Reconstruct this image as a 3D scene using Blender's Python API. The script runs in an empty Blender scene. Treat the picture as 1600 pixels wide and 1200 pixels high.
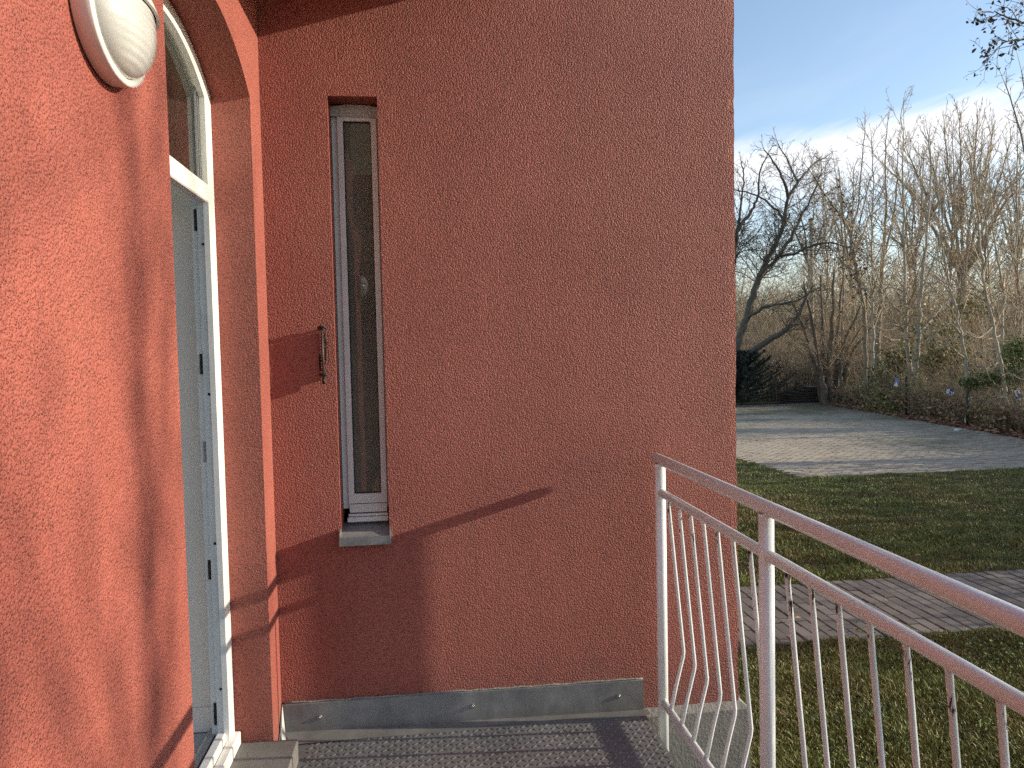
import bpy, bmesh, math, random
import numpy as np
from mathutils import Vector, Matrix

SC = bpy.context.scene
COL = SC.collection
# ------------------------------------------------------------------ camera, sky, sun, exposure
F_PX, YAW, PITCH, ROLL, CAM_H = 1160.0, 0.12002, 0.04493, -0.02140, 1.45
_cy, _sy, _cp, _sp = math.cos(YAW), math.sin(YAW), math.cos(PITCH), math.sin(PITCH)
FWD = Vector((_sy*_cp, _cy*_cp, -_sp)); _R = Vector((_cy, -_sy, 0)); _U = _R.cross(FWD)
RGT = math.cos(ROLL)*_R + math.sin(ROLL)*_U
UPV = -math.sin(ROLL)*_R + math.cos(ROLL)*_U
CAMP = Vector((0, 0, CAM_H))
cd = bpy.data.cameras.new('camera'); cam = bpy.data.objects.new('camera', cd); COL.objects.link(cam)
m = Matrix((RGT, UPV, -FWD)).transposed().to_4x4(); m.translation = CAMP
cam.matrix_world = m
cd.sensor_width = 36; cd.sensor_fit = 'HORIZONTAL'; cd.lens = F_PX/1600*36
cd.clip_start = 0.05; cd.clip_end = 2000
SC.camera = cam

def pix(px, py, Y):
    """the point at depth Y (metres from the camera along the wall) seen at a place in the photograph"""
    d = FWD + RGT*((px-800)/F_PX) - UPV*((py-600)/F_PX)
    return CAMP + d*(Y/d.y)

SUN_E, SUN_A = math.radians(15.6), math.radians(4.9)       # height; angle off the back wall's plane
TO_SUN = Vector((math.cos(SUN_A)*math.cos(SUN_E), -math.sin(SUN_A)*math.cos(SUN_E), math.sin(SUN_E)))
SUN_STRENGTH, SKY_STRENGTH, EXPOSURE = 4.25, 0.165, 0.57
sl = bpy.data.lights.new('sun', 'SUN'); sl.energy = SUN_STRENGTH; sl.angle = math.radians(0.5); sl.color = (1.0, 0.88, 0.68)
so = bpy.data.objects.new('sun', sl); COL.objects.link(so)
so.rotation_euler = (-TO_SUN).to_track_quat('-Z', 'Y').to_euler()

class NT:
    """small helper for node trees"""
    def __init__(s, tree): s.t = tree; s.n = tree.nodes; s.l = tree.links
    def add(s, typ, **kw):
        n = s.n.new(typ)
        for k, v in kw.items(): setattr(n, k, v)
        return n
    def set(s, sock, v):
        if isinstance(v, bpy.types.NodeSocket): s.l.new(v, sock)
        elif v is not None: sock.default_value = v
    def math(s, op, a, b=None, c=None, clamp=False):
        n = s.add('ShaderNodeMath', operation=op, use_clamp=clamp)
        for i, v in enumerate((a, b, c)):
            if v is not None: s.set(n.inputs[i], v)
        return n.outputs[0]
    def vmath(s, op, a, b=None):
        n = s.add('ShaderNodeVectorMath', operation=op); s.set(n.inputs[0], a)
        if b is not None: s.set(n.inputs[1], b)
        return n.outputs[1] if op in ('DOT_PRODUCT', 'LENGTH') else n.outputs[0]
    def noise(s, vec, scale, detail=2, rough=.5, dist=0):
        n = s.add('ShaderNodeTexNoise'); s.set(n.inputs['Vector'], vec)
        n.inputs['Scale'].default_value = scale; n.inputs['Detail'].default_value = detail
        n.inputs['Roughness'].default_value = rough; n.inputs['Distortion'].default_value = dist
        return n.outputs['Fac']
    def voro(s, vec, scale, feature='F1', out='Distance', **kw):
        n = s.add('ShaderNodeTexVoronoi', feature=feature); s.set(n.inputs['Vector'], vec)
        n.inputs['Scale'].default_value = scale
        for k, v in kw.items(): n.inputs[k].default_value = v
        return n.outputs[out]
    def ramp(s, fac, stops):
        n = s.add('ShaderNodeValToRGB'); s.set(n.inputs[0], fac); e = n.color_ramp.elements
        while len(e) < len(stops): e.new(0.5)
        for el, (p, c) in zip(e, stops):
            el.position = p; el.color = (c, c, c, 1) if isinstance(c, (int, float)) else (*c, 1)
        return n.outputs[0]
    def mix(s, fac, a, b, blend='MIX'):
        n = s.add('ShaderNodeMix', data_type='RGBA', blend_type=blend)
        s.set(n.inputs[0], fac)
        for k, v in ((6, a), (7, b)):
            s.set(n.inputs[k], (*v, 1) if isinstance(v, tuple) and len(v) == 3 else v)
        return n.outputs[2]
    def mapr(s, v, a, b, c, d, smooth=False):
        n = s.add('ShaderNodeMapRange', interpolation_type='SMOOTHSTEP' if smooth else 'LINEAR')
        s.set(n.inputs[0], v)
        for i, q in enumerate((a, b, c, d)): s.set(n.inputs[i+1], q)
        return n.outputs[0]
    def pos(s): return s.add('ShaderNodeNewGeometry').outputs['Position']
    def island(s): return s.add('ShaderNodeNewGeometry').outputs['Random Per Island']
    def objrand(s): return s.add('ShaderNodeObjectInfo').outputs['Random']
    def scale(s, vec, sc):
        n = s.add('ShaderNodeMapping'); s.set(n.inputs[0], vec); n.inputs['Scale'].default_value = sc
        return n.outputs[0]
    def bump(s, h, strength, dist, normal=None):
        n = s.add('ShaderNodeBump'); s.set(n.inputs['Height'], h)
        n.inputs['Strength'].default_value = strength; n.inputs['Distance'].default_value = dist
        if normal is not None: s.set(n.inputs['Normal'], normal)
        return n.outputs[0]

# ---- sky: Nishita with a bank of thin cloud lying low all round the horizon, built on a flat cloud layer
W = bpy.data.worlds.new('World'); SC.world = W; W.use_nodes = True
w = NT(W.node_tree); w.n.clear()
sky = w.add('ShaderNodeTexSky', sky_type='NISHITA'); sky.sun_disc = False
sky.sun_elevation = SUN_E; sky.sun_rotation = math.pi/2 + SUN_A
sky.altitude = 200; sky.air_density = 1.0; sky.dust_density = 0.6; sky.ozone_density = 1.6
tc = w.add('ShaderNodeTexCoord').outputs['Generated']
sep = w.add('ShaderNodeSeparateXYZ'); w.set(sep.inputs[0], tc)
zc = w.math('MAXIMUM', sep.outputs[2], 0.02)
px_ = w.math('DIVIDE', sep.outputs[0], zc); py_ = w.math('DIVIDE', sep.outputs[1], zc)
cmb = w.add('ShaderNodeCombineXYZ'); w.set(cmb.inputs[0], px_); w.set(cmb.inputs[1], py_)
plane = cmb.outputs[0]
cross = w.math('ADD', w.math('MULTIPLY', px_, .70), w.math('MULTIPLY', py_, .714))
n_big = w.noise(w.scale(plane, (1.6, .5, 1)), 1.0, 5, .55, .6)
n_fine = w.noise(w.scale(plane, (5.0, 1.6, 1)), 1.0, 5, .6, .8)
edge = w.math('ADD', cross, w.math('ADD', w.math('MULTIPLY', w.math('SUBTRACT', n_big, .5), .9), w.math('MULTIPLY', w.math('SUBTRACT', n_fine, .5), .45)))
bank = w.mapr(edge, 3.45, 3.95, 0, 1, True)
fade = w.mapr(edge, 4.15, 5.9, 1, .16, True)
thin = w.mapr(n_big, .50, .8, 0, .16)
cl = w.math('MAXIMUM', w.math('MULTIPLY', bank, fade), thin)
cl = w.math('MULTIPLY', cl, w.mapr(sep.outputs[2], .02, .1, .5, 1))
hs = w.add('ShaderNodeHueSaturation'); w.set(hs.inputs['Color'], sky.outputs[0]); hs.inputs['Saturation'].default_value = 0.93
skycol = w.mix(cl, hs.outputs[0], (4.6, 4.7, 4.9))
bg = w.add('ShaderNodeBackground'); w.set(bg.inputs[0], skycol); bg.inputs[1].default_value = SKY_STRENGTH
wo = w.add('ShaderNodeOutputWorld'); w.l.new(bg.outputs[0], wo.inputs[0])

SC.view_settings.view_transform = 'Standard'; SC.view_settings.look = 'None'
SC.view_settings.exposure = EXPOSURE; SC.view_settings.gamma = 1; SC.view_settings.use_curve_mapping = False
SC.render.engine = 'CYCLES'; SC.cycles.use_denoising = False; SC.cycles.max_bounces = 5; SC.cycles.diffuse_bounces = 3; SC.cycles.glossy_bounces = 2; SC.cycles.transparent_max_bounces = 12

# ------------------------------------------------------------------ tags and mesh helpers
def tag(o, label=None, cat=None, group=None, kind=None):
    for k, v in (('label', label), ('category', cat), ('group', group), ('kind', kind)):
        if v: o[k] = v
    return o
def empty(name, loc=(0, 0, 0), rz=0):
    o = bpy.data.objects.new(name, None); COL.objects.link(o); o.location = loc; o.rotation_euler = (0, 0, rz)
    o.empty_display_size = .1
    return o
def V(*a): return Vector(a)

class MB:
    """collects shapes; build() links them as one mesh object"""
    def __init__(s): s.v = []; s.f = []; s.sm = []
    def add(s, verts, faces, smooth=False):
        b = len(s.v); s.v += [tuple(q) for q in verts]
        s.f += [tuple(b+i for i in f) for f in faces]; s.sm += [smooth]*len(faces)
    def box(s, x0, x1, y0, y1, z0, z1, bev=0):
        if bev:
            bm = bmesh.new(); r = bmesh.ops.create_cube(bm, size=1)
            for q in bm.verts: q.co = ((x0+x1)/2+q.co.x*(x1-x0), (y0+y1)/2+q.co.y*(y1-y0), (z0+z1)/2+q.co.z*(z1-z0))
            bmesh.ops.bevel(bm, geom=bm.edges[:], offset=bev, segments=1, affect='EDGES')
            s.bm(bm); return s
        vs = [(x, y, z) for x in (x0, x1) for y in (y0, y1) for z in (z0, z1)]
        s.add(vs, [(0, 1, 3, 2), (4, 6, 7, 5), (0, 4, 5, 1), (2, 3, 7, 6), (0, 2, 6, 4), (1, 5, 7, 3)]); return s
    def bm(s, bm, smooth=False):
        bm.verts.index_update(); s.add([v.co for v in bm.verts], [[v.index for v in f.verts] for f in bm.faces], smooth); bm.free()
    def tube(s, pts, r, sides=12, cap=True):
        pts = [Vector(p) for p in pts]; n = len(pts)
        rs = r if isinstance(r, (list, tuple)) else [r]*n
        vs = []; fs = []; up = None
        for i, p in enumerate(pts):
            d = (pts[min(i+1, n-1)]-pts[max(i-1, 0)]).normalized()
            if up is None: up = d.orthogonal().normalized()
            else: up = (up-d*up.dot(d)).normalized()
            sd = d.cross(up)
            for k in range(sides):
                a = 2*math.pi*k/sides; vs.append(p+(up*math.cos(a)+sd*math.sin(a))*rs[i])
        for i in range(n-1):
            for k in range(sides):
                k2 = (k+1) % sides; fs.append((i*sides+k, i*sides+k2, (i+1)*sides+k2, (i+1)*sides+k))
        s.add(vs, fs, True)
        if cap:
            b = len(s.v)-len(vs)
            s.f += [tuple(b+k for k in reversed(range(sides))), tuple(b+(n-1)*sides+k for k in range(sides))]; s.sm += [False]*2
        return s
    def prism(s, poly, axis, a, b):
        """poly: 2-d points in the other two axes (in order), extruded along axis from a to b"""
        def mk(p, t):
            q = list(p); q.insert(axis, t); return q
        n = len(poly); vs = [mk(p, a) for p in poly]+[mk(p, b) for p in poly]
        s.add(vs, [tuple(range(n)), tuple(range(2*n-1, n-1, -1))]+[(i, i+n, (i+1) % n+n, (i+1) % n) for i in range(n)]); return s
    def build(s, name, mat, parent=None, recalc=False):
        me = bpy.data.meshes.new(name); me.from_pydata(s.v, [], s.f)
        me.polygons.foreach_set('use_smooth', s.sm)
        if recalc:
            bm = bmesh.new(); bm.from_mesh(me); bmesh.ops.recalc_face_normals(bm, faces=bm.faces); bm.to_mesh(me); bm.free()
        if mat: me.materials.append(mat)
        me.update()
        o = bpy.data.objects.new(name, me); COL.objects.link(o)
        if parent: o.parent = parent; o.location = -parent.location if not parent.parent else (0, 0, 0)
        return o
def np_mesh(name, verts, faces, mat, parent=None, smooth=False):
    """verts (n,3); faces (m,k) all of k corners"""
    me = bpy.data.meshes.new(name); verts = np.asarray(verts, np.float32); faces = np.asarray(faces, np.int32)
    me.vertices.add(len(verts)); me.vertices.foreach_set('co', verts.ravel())
    k = faces.shape[1]; me.loops.add(faces.size); me.loops.foreach_set('vertex_index', faces.ravel())
    me.polygons.add(len(faces)); me.polygons.foreach_set('loop_start', np.arange(0, faces.size, k, dtype=np.int32))
    me.polygons.foreach_set('use_smooth', np.full(len(faces), smooth))
    me.materials.append(mat); me.update(calc_edges=True)
    o = bpy.data.objects.new(name, me); COL.objects.link(o)
    if parent: o.parent = parent; o.location = -parent.location
    return o

# ------------------------------------------------------------------ materials
def mat(name, fn):
    M = bpy.data.materials.new(name); M.use_nodes = True; t = NT(M.node_tree)
    bs = t.n['Principled BSDF']; fn(t, bs); return M
def plain(name, col, rough=.6, metal=0, var=.12, scale=30, bump=0, bscale=200, spec=None):
    def fn(t, b):
        p = t.pos(); n = t.noise(p, scale, 4, .6)
        dk = tuple(c*(1-var*2) for c in col); lt = tuple(min(1, c*(1+var)) for c in col)
        t.set(b.inputs['Base Color'], t.ramp(n, [(.25, dk), (.75, lt)]))
        b.inputs['Roughness'].default_value = rough; b.inputs['Metallic'].default_value = metal
        if spec is not None: b.inputs['Specular IOR Level'].default_value = spec
        if bump: t.set(b.inputs['Normal'], t.bump(t.noise(p, bscale, 3), .6, bump))
    return mat(name, fn)

def stucco(t, b):
    p = t.pos()
    wob = t.add('ShaderNodeTexNoise'); t.set(wob.inputs[0], p); wob.inputs['Scale'].default_value = 90
    pw = t.vmath('ADD', p, t.vmath('MULTIPLY', wob.outputs['Color'], (.003, .003, .003)))
    v1 = t.voro(pw, 150)
    n1 = t.noise(p, 270, 2, .6); n2 = t.noise(p, 75, 2, .55)
    hgt = t.math('ADD', t.math('MULTIPLY', v1, -1.1), t.math('ADD', t.math('MULTIPLY', n1, .75), t.math('MULTIPLY', n2, .25)))
    big = t.noise(p, 1.6, 5, .6); mid = t.noise(t.scale(p, (9, 9, 1.6)), 1.0, 4, .6)
    c = t.mix(t.ramp(big, [(.3, 0), (.7, 1)]), (.360, .090, .066), (.465, .134, .097))
    c = t.mix(t.math('MULTIPLY', t.ramp(mid, [(.35, 0), (.75, 1)]), .30), c, (.285, .076, .058))
    z = t.add('ShaderNodeSeparateXYZ'); t.set(z.inputs[0], p)
    splash = t.mapr(t.math('ADD', z.outputs[2], t.math('MULTIPLY', t.noise(p, 7, 4, .65), .34)), .10, .36, .45, 0, True)       # rain splash above the floor
    c = t.mix(splash, c, (.215, .085, .072))
    run = t.math('MULTIPLY', t.ramp(t.noise(t.scale(p, (38, 38, .9)), 1.0, 3, .6), [(.54, 0), (.70, 1)]), .22)               # faint rain runs
    c = t.mix(run, c, (.27, .095, .082))
    pv1 = t.add('ShaderNodeTexVoronoi'); t.set(pv1.inputs['Vector'], pw); pv1.inputs['Scale'].default_value = 205     # open pores, some cells only
    pr = t.add('ShaderNodeSeparateColor'); t.set(pr.inputs[0], pv1.outputs['Color'])
    pit = t.mapr(t.math('ADD', pv1.outputs['Distance'], t.math('MULTIPLY', pr.outputs[0], .50)), .36, .52, 1, 0, True)
    hgt = t.math('SUBTRACT', hgt, t.math('MULTIPLY', pit, .5))
    c = t.mix(t.math('MULTIPLY', pit, .80), c, (.11, .036, .030))
    t.set(b.inputs['Base Color'], c)
    b.inputs['Roughness'].default_value = .62; b.inputs['Specular IOR Level'].default_value = .45
    t.set(b.inputs['Normal'], t.bump(hgt, 1.0, .0050))
M_STUCCO = mat('red_stucco', stucco)

def paint(t, b):
    p = t.pos(); d = t.noise(p, 14, 5, .65); f = t.noise(p, 160, 3, .7); ch = t.noise(t.scale(p, (60, 60, 22)), 1.0, 4, .75)
    c = t.mix(t.ramp(d, [(.35, 0), (.75, .5)]), (.86, .885, .885), (.72, .735, .735))
    c = t.mix(t.ramp(f, [(.62, 0), (.78, .45)]), c, (.42, .38, .35))
    chip = t.ramp(ch, [(.70, 0), (.725, 1)])
    c = t.mix(chip, c, (.045, .030, .024))
    t.set(b.inputs['Base Color'], c); b.inputs['Roughness'].default_value = .34
    t.set(b.inputs['Roughness'], t.mapr(d, .3, .7, .22, .38))
    t.set(b.inputs['Normal'], t.bump(t.math('SUBTRACT', t.noise(p, 55, 3), t.math('MULTIPLY', chip, .6)), .35, .0012))
M_PAINT = mat('white_rail_paint', paint)
def bar_paint(t, b):
    paint(t, b); p = t.pos(); sz = t.add('ShaderNodeSeparateXYZ'); t.set(sz.inputs[0], p)
    near_top = t.mapr(sz.outputs[2], .65, .84, 0, 1)                    # rust has lifted the paint below the top welds
    r = t.math('ADD', t.noise(t.scale(p, (90, 18, 14)), 1, 4, .75), t.math('MULTIPLY', near_top, .22))
    rust = t.ramp(r, [(.71, 0), (.75, 1)])
    t.set(b.inputs['Base Color'], t.mix(rust, b.inputs['Base Color'].links[0].from_socket, (.05, .034, .027)))
M_BAR = mat('chipped_bar_paint', bar_paint)
def upvc(t, b):
    p = t.pos(); d = t.noise(p, 9, 5, .7)
    c = t.mix(t.ramp(d, [(.4, 0), (.8, .55)]), (.80, .79, .76), (.58, .57, .53))
    t.set(b.inputs['Base Color'], c); b.inputs['Roughness'].default_value = .35
M_UPVC = mat('white_window_plastic', upvc)
M_SEAL = plain('black_rubber', (.012, .012, .012), .6)
M_ALU = plain('grey_aluminium', (.42, .42, .42), .38, .7, .08, 60)
def zinc(t, b):
    p = t.pos(); n = t.noise(p, 7, 6, .65); s = t.noise(t.scale(p, (40, 40, 6)), 1, 4, .6); low = t.add('ShaderNodeSeparateXYZ'); t.set(low.inputs[0], p)
    c = t.mix(t.ramp(n, [(.3, 0), (.7, 1)]), (.195, .202, .207), (.315, .32, .32))
    c = t.mix(t.math('MULTIPLY', t.ramp(s, [(.55, 0), (.75, 1)]), .5), c, (.36, .36, .345))
    st = t.math('MULTIPLY', t.mapr(t.math('ADD', low.outputs[2], t.math('MULTIPLY', t.noise(p, 18, 4), .06)), -.085, -.02, 1, 0), .55)
    c = t.mix(st, c, (.13, .12, .10))
    t.set(b.inputs['Base Color'], c); b.inputs['Metallic'].default_value = .35; t.set(b.inputs['Roughness'], t.mapr(n, .3, .7, .42, .62))
    t.set(b.inputs['Normal'], t.bump(t.noise(p, 5, 3), .5, .006))
M_ZINC = mat('weathered_zinc', zinc)
def tread(t, b):
    p = t.pos(); n = t.noise(p, 5, 6, .65); f = t.noise(p, 120, 3, .6); sy = t.noise(t.scale(p, (1.2, 14, 1)), 1, 4, .6)
    c = t.mix(t.ramp(n, [(.3, 0), (.7, 1)]), (.155, .166, .172), (.265, .278, .284))
    c = t.mix(t.math('MULTIPLY', t.ramp(sy, [(.5, 0), (.7, 1)]), .35), c, (.15, .13, .12))
    c = t.mix(t.ramp(f, [(.6, 0), (.8, .5)]), c, (.10, .092, .088))
    t.set(b.inputs['Base Color'], c); b.inputs['Metallic'].default_value = .45; t.set(b.inputs['Roughness'], t.mapr(f, .3, .7, .36, .56))
M_TREAD = mat('worn_tread_steel', tread)
def concrete(t, b):
    p = t.pos(); n = t.noise(p, 6, 6, .65); f = t.noise(p, 140, 4, .7); v = t.voro(p, 70)
    c = t.mix(t.ramp(n, [(.3, 0), (.7, 1)]), (.19, .178, .162), (.30, .285, .26))
    c = t.mix(t.ramp(f, [(.55, 0), (.75, .55)]), c, (.15, .14, .13))
    t.set(b.inputs['Base Color'], c); b.inputs['Roughness'].default_value = .9
    t.set(b.inputs['Normal'], t.bump(t.math('ADD', f, t.math('ADD', t.math('MULTIPLY', v, .6), t.math('MULTIPLY', n, 3))), .8, .006))
M_CONC = mat('rough_concrete', concrete)
def granite(t, b):
    p = t.pos(); n = t.noise(p, 5, 5, .6); f = t.noise(p, 230, 3, .75); g = t.noise(p, 90, 3, .7)
    c = t.mix(t.ramp(n, [(.3, 0), (.7, 1)]), (.125, .118, .111), (.21, .20, .19))
    c = t.mix(t.ramp(f, [(.5, 0), (.68, .75)]), c, (.075, .07, .065)); c = t.mix(t.ramp(g, [(.6, 0), (.75, .4)]), c, (.42, .39, .36))
    t.set(b.inputs['Base Color'], c); b.inputs['Roughness'].default_value = .8
    t.set(b.inputs['Normal'], t.bump(f, .7, .002))
M_STEP = mat('speckled_stone_step', granite)
M_DARK = plain('dark_iron', (.022, .019, .018), .5, .4, .3, 80)
M_BRONZE = plain('brown_fitting', (.055, .042, .034), .42, .6, .3, 90)
M_STEEL = plain('bright_steel', (.55, .54, .52), .3, .9, .1, 80)
M_PLASTER = plain('hall_plaster', (.86, .75, .655), .85, 0, .03, 3)
M_TILE = plain('hall_tile', (.36, .37, .38), .4, 0, .08, 6)
M_LAMPSHELL = plain('lamp_shell_paint', (.74, .72, .68), .38, 0, .05, 20)
def opal(t, b):
    p = t.pos()
    t.set(b.inputs['Base Color'], t.ramp(t.noise(p, 12, 4), [(.3, (.50, .51, .49)), (.7, (.58, .58, .555))]))
    b.inputs['Roughness'].default_value = .16; b.inputs['Subsurface Weight'].default_value = .25; b.inputs['Subsurface Radius'].default_value = (.01, .01, .01)
    b.inputs['Coat Weight'].default_value = .4
M_OPAL = mat('ribbed_opal_glass', opal)
def glass(t, b, lo=.30, hi=.44):
    tr = t.add('ShaderNodeBsdfTransparent'); tr.inputs[0].default_value = (.72, .75, .72, 1)
    gl = t.add('ShaderNodeBsdfGlossy'); gl.inputs['Roughness'].default_value = .015; gl.inputs[0].default_value = (1, 1, 1, 1)
    fr = t.add('ShaderNodeFresnel'); fr.inputs[0].default_value = 1.65
    nz = t.bump(t.noise(t.pos(), 5, 1), .05, .003); t.set(gl.inputs['Normal'], nz)
    mx = t.add('ShaderNodeMixShader'); t.set(mx.inputs[0], fr.outputs[0]); t.l.new(tr.outputs[0], mx.inputs[1]); t.l.new(gl.outputs[0], mx.inputs[2])
    df_ = t.add('ShaderNodeBsdfDiffuse'); df_.inputs[0].default_value = (.36, .34, .28, 1)                  # diffuse olive veil standing in for the mirrored view
    m2 = t.add('ShaderNodeMixShader'); t.set(m2.inputs[0], t.mapr(t.noise(t.pos(), 3, 5, .65), .3, .7, lo, hi)); t.l.new(mx.outputs[0], m2.inputs[1]); t.l.new(df_.outputs[0], m2.inputs[2])
    t.l.new(m2.outputs[0], t.n['Material Output'].inputs[0])
M_GLASS = mat('window_glass', glass)
M_GLASS2 = mat('door_glass', lambda t, b: glass(t, b, .0, .03))
M_ROOM = plain('dim_room', (.10, .095, .085), .9)
def paver(t, b):
    p = t.pos(); r = t.math('FRACT', t.math('ADD', t.island(), t.objrand())); f = t.noise(p, 160, 4, .7); n = t.noise(p, 1.1, 5, .6)
    c = t.mix(r, (.145, .130, .106), (.25, .225, .186))
    c = t.mix(t.ramp(f, [(.5, 0), (.72, .55)]), c, (.10, .09, .08))
    c = t.mix(t.ramp(n, [(.45, 0), (.75, .5)]), c, (.11, .105, .085))
    t.set(b.inputs['Base Color'], c); b.inputs['Roughness'].default_value = .88
    t.set(b.inputs['Normal'], t.bump(f, .7, .003))
M_PAVER = mat('concrete_paver', paver)
def lot_paver(t, b):
    p = t.pos(); r = t.island(); f = t.noise(p, 60, 4, .7); n = t.noise(t.scale(p, (.35, .55, 1)), 1.0, 6, .62)
    sx = t.add('ShaderNodeSeparateXYZ'); t.set(sx.inputs[0], p)
    c = t.mix(r, (.41, .330, .235), (.53, .435, .32)); c = t.mix(t.ramp(f, [(.5, 0), (.75, .4)]), c, (.14, .13, .115))
    mo = t.ramp(t.math('ADD', n, t.mapr(sx.outputs[1], 13, 23, -.09, .12)), [(.50, 0), (.66, .75)])     # moss towards the hedge
    c = t.mix(mo, c, (.135, .128, .052))
    t.set(b.inputs['Base Color'], c); b.inputs['Roughness'].default_value = .9
M_LOT = mat('car_park_paver', lot_paver)
def joint(t, b):
    p = t.pos(); n = t.noise(p, 30, 4, .6)
    t.set(b.inputs['Base Color'], t.ramp(n, [(.35, (.030, .027, .022)), (.7, (.055, .056, .028))])); b.inputs['Roughness'].default_value = 1
M_JOINT = mat('mossy_joint_sand', joint)
def soil(t, b):
    p = t.pos(); n = t.noise(p, 1.3, 6, .65); f = t.noise(p, 45, 4, .7)
    c = t.mix(t.ramp(n, [(.35, 0), (.7, 1)]), (.040, .046, .018), (.075, .066, .030)); c = t.mix(t.ramp(f, [(.45, 0), (.7, .8)]), c, (.026, .024, .014))
    t.set(b.inputs['Base Color'], c); b.inputs['Roughness'].default_value = 1
    t.set(b.inputs['Normal'], t.bump(f, 1, .03))
M_SOIL = mat('lawn_soil', soil)
def grassm(t, b):
    p = t.pos(); r = t.island(); n = t.noise(p, .9, 5, .6); n2 = t.noise(p, 5, 4, .6)
    c = t.mix(r, (.130, .190, .044), (.275, .305, .090))
    c = t.mix(t.ramp(n, [(.42, 0), (.68, .75)]), c, (.28, .225, .095))
    c = t.mix(t.ramp(n2, [(.50, 0), (.72, .6)]), c, (.085, .150, .050))
    c = t.mix(t.ramp(t.math('FRACT', t.math('MULTIPLY', r, 37.7)), [(.86, 0), (.9, .8)]), c, (.34, .27, .14))
    t.set(b.inputs['Base Color'], c); b.inputs['Roughness'].default_value = .5; b.inputs['Specular IOR Level'].default_value = .3
M_GRASS = mat('grass_blades', grassm)
def bark(name, c0, c1, sc=(18, 18, 4)):
    def fn(t, b):
        p = t.pos(); n = t.noise(t.scale(p, sc), 1, 4, .65); v = t.noise(p, 2.2, 3, .6)
        c = t.mix(t.ramp(n, [(.3, 0), (.7, 1)]), c0, c1); c = t.mix(t.ramp(v, [(.45, 0), (.75, .45)]), c, (.09, .095, .05))
        t.set(b.inputs['Base Color'], c); b.inputs['Roughness'].default_value = .9
        t.set(b.inputs['Normal'], t.bump(n, .8, .015))
    return mat(name, fn)
M_BARK_PALE = bark('pale_bark', (.33, .275, .20), (.55, .475, .36))
M_BARK_TAN = bark('tan_bark', (.20, .155, .11), (.34, .275, .20))
M_BARK_BROWN = bark('brown_bark', (.12, .088, .062), (.25, .19, .135))
M_BARK_DARK = bark('dark_bark', (.070, .055, .044), (.165, .132, .104))
M_BARK_BIRCH = bark('white_bark', (.28, .25, .20), (.56, .52, .45), (30, 30, 9))
M_TWIG = plain('grey_brown_twigs', (.41, .315, .21), .9, 0, .3, 1.5)
M_TWIG2 = plain('thicket_twigs', (.42, .325, .215), .9, 0, .35, .8)
def leafmat(name, c0, c1, c2):
    def fn(t, b):
        r = t.math('FRACT', t.math('ADD', t.island(), t.objrand()))
        t.set(b.inputs['Base Color'], t.ramp(r, [(0, c0), (.5, c1), (1, c2)])); b.inputs['Roughness'].default_value = .65
    return mat(name, fn)
M_LEAF_BROWN = leafmat('dry_brown_leaves', (.055, .030, .018), (.10, .055, .030), (.16, .095, .05))
M_LEAF_RED = leafmat('fallen_leaves', (.20, .10, .06), (.36, .19, .11), (.50, .32, .21))
M_LEAF_OLIVE = leafmat('olive_leaves', (.15, .135, .040), (.25, .23, .075), (.36, .27, .11))
M_LEAF_GREEN = leafmat('evergreen_leaves', (.05, .09, .026), (.12, .18, .045), (.26, .29, .09))
M_NEEDLE = leafmat('spruce_needles', (.010, .018, .014), (.018, .030, .022), (.032, .048, .034))
M_FENCE = plain('green_fence_steel', (.016, .036, .024), .5, .2)
M_BOARD = plain('weathered_boards', (.235, .185, .125), .9, 0, .25, 6)
M_BOARD_DARK = plain('dark_stacked_boards', (.095, .074, .056), .9, 0, .3, 8)
M_BLUE = plain('sign_blue', (.05, .085, .27), .4, 0, .08)
M_PALEBLUE = plain('faded_sign_blue', (.22, .26, .42), .5, 0, .08)
M_SIGNWHITE = plain('sign_white', (.78, .78, .78), .4, 0, .03)
def hillm(t, b):
    p = t.pos(); n = t.noise(p, .35, 8, .75); f = t.noise(t.scale(p, (2.2, 2.2, .9)), 1, 6, .7)
    c = t.mix(t.ramp(n, [(.35, 0), (.7, 1)]), (.15, .125, .105), (.26, .215, .175)); c = t.mix(t.ramp(f, [(.4, 0), (.65, .7)]), c, (.07, .058, .05))
    t.set(b.inputs['Base Color'], c); b.inputs['Roughness'].default_value = 1; t.set(b.inputs['Normal'], t.bump(f, 1, .5))
M_HILL = mat('bare_wooded_hill', hillm)

# ------------------------------------------------------------------ the setting: ground, path, car park, hillside
ZG = -0.70; D = 3.055; XL = -0.604; XE = 1.341; XF = -0.744
rng = np.random.default_rng(7); rnd = random.Random(11)
g = MB(); NG = 60
xs = [(-1+2*i/NG) for i in range(NG+1)]; xs = [math.copysign(abs(q)**3, q)*700 for q in xs]
g.add([(x+6, y+10, ZG-.012) for y in xs for x in xs], [(j*(NG+1)+i, j*(NG+1)+i+1, (j+1)*(NG+1)+i+1, (j+1)*(NG+1)+i) for j in range(NG) for i in range(NG)])
tag(g.build('ground', M_SOIL), kind='structure')

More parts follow.
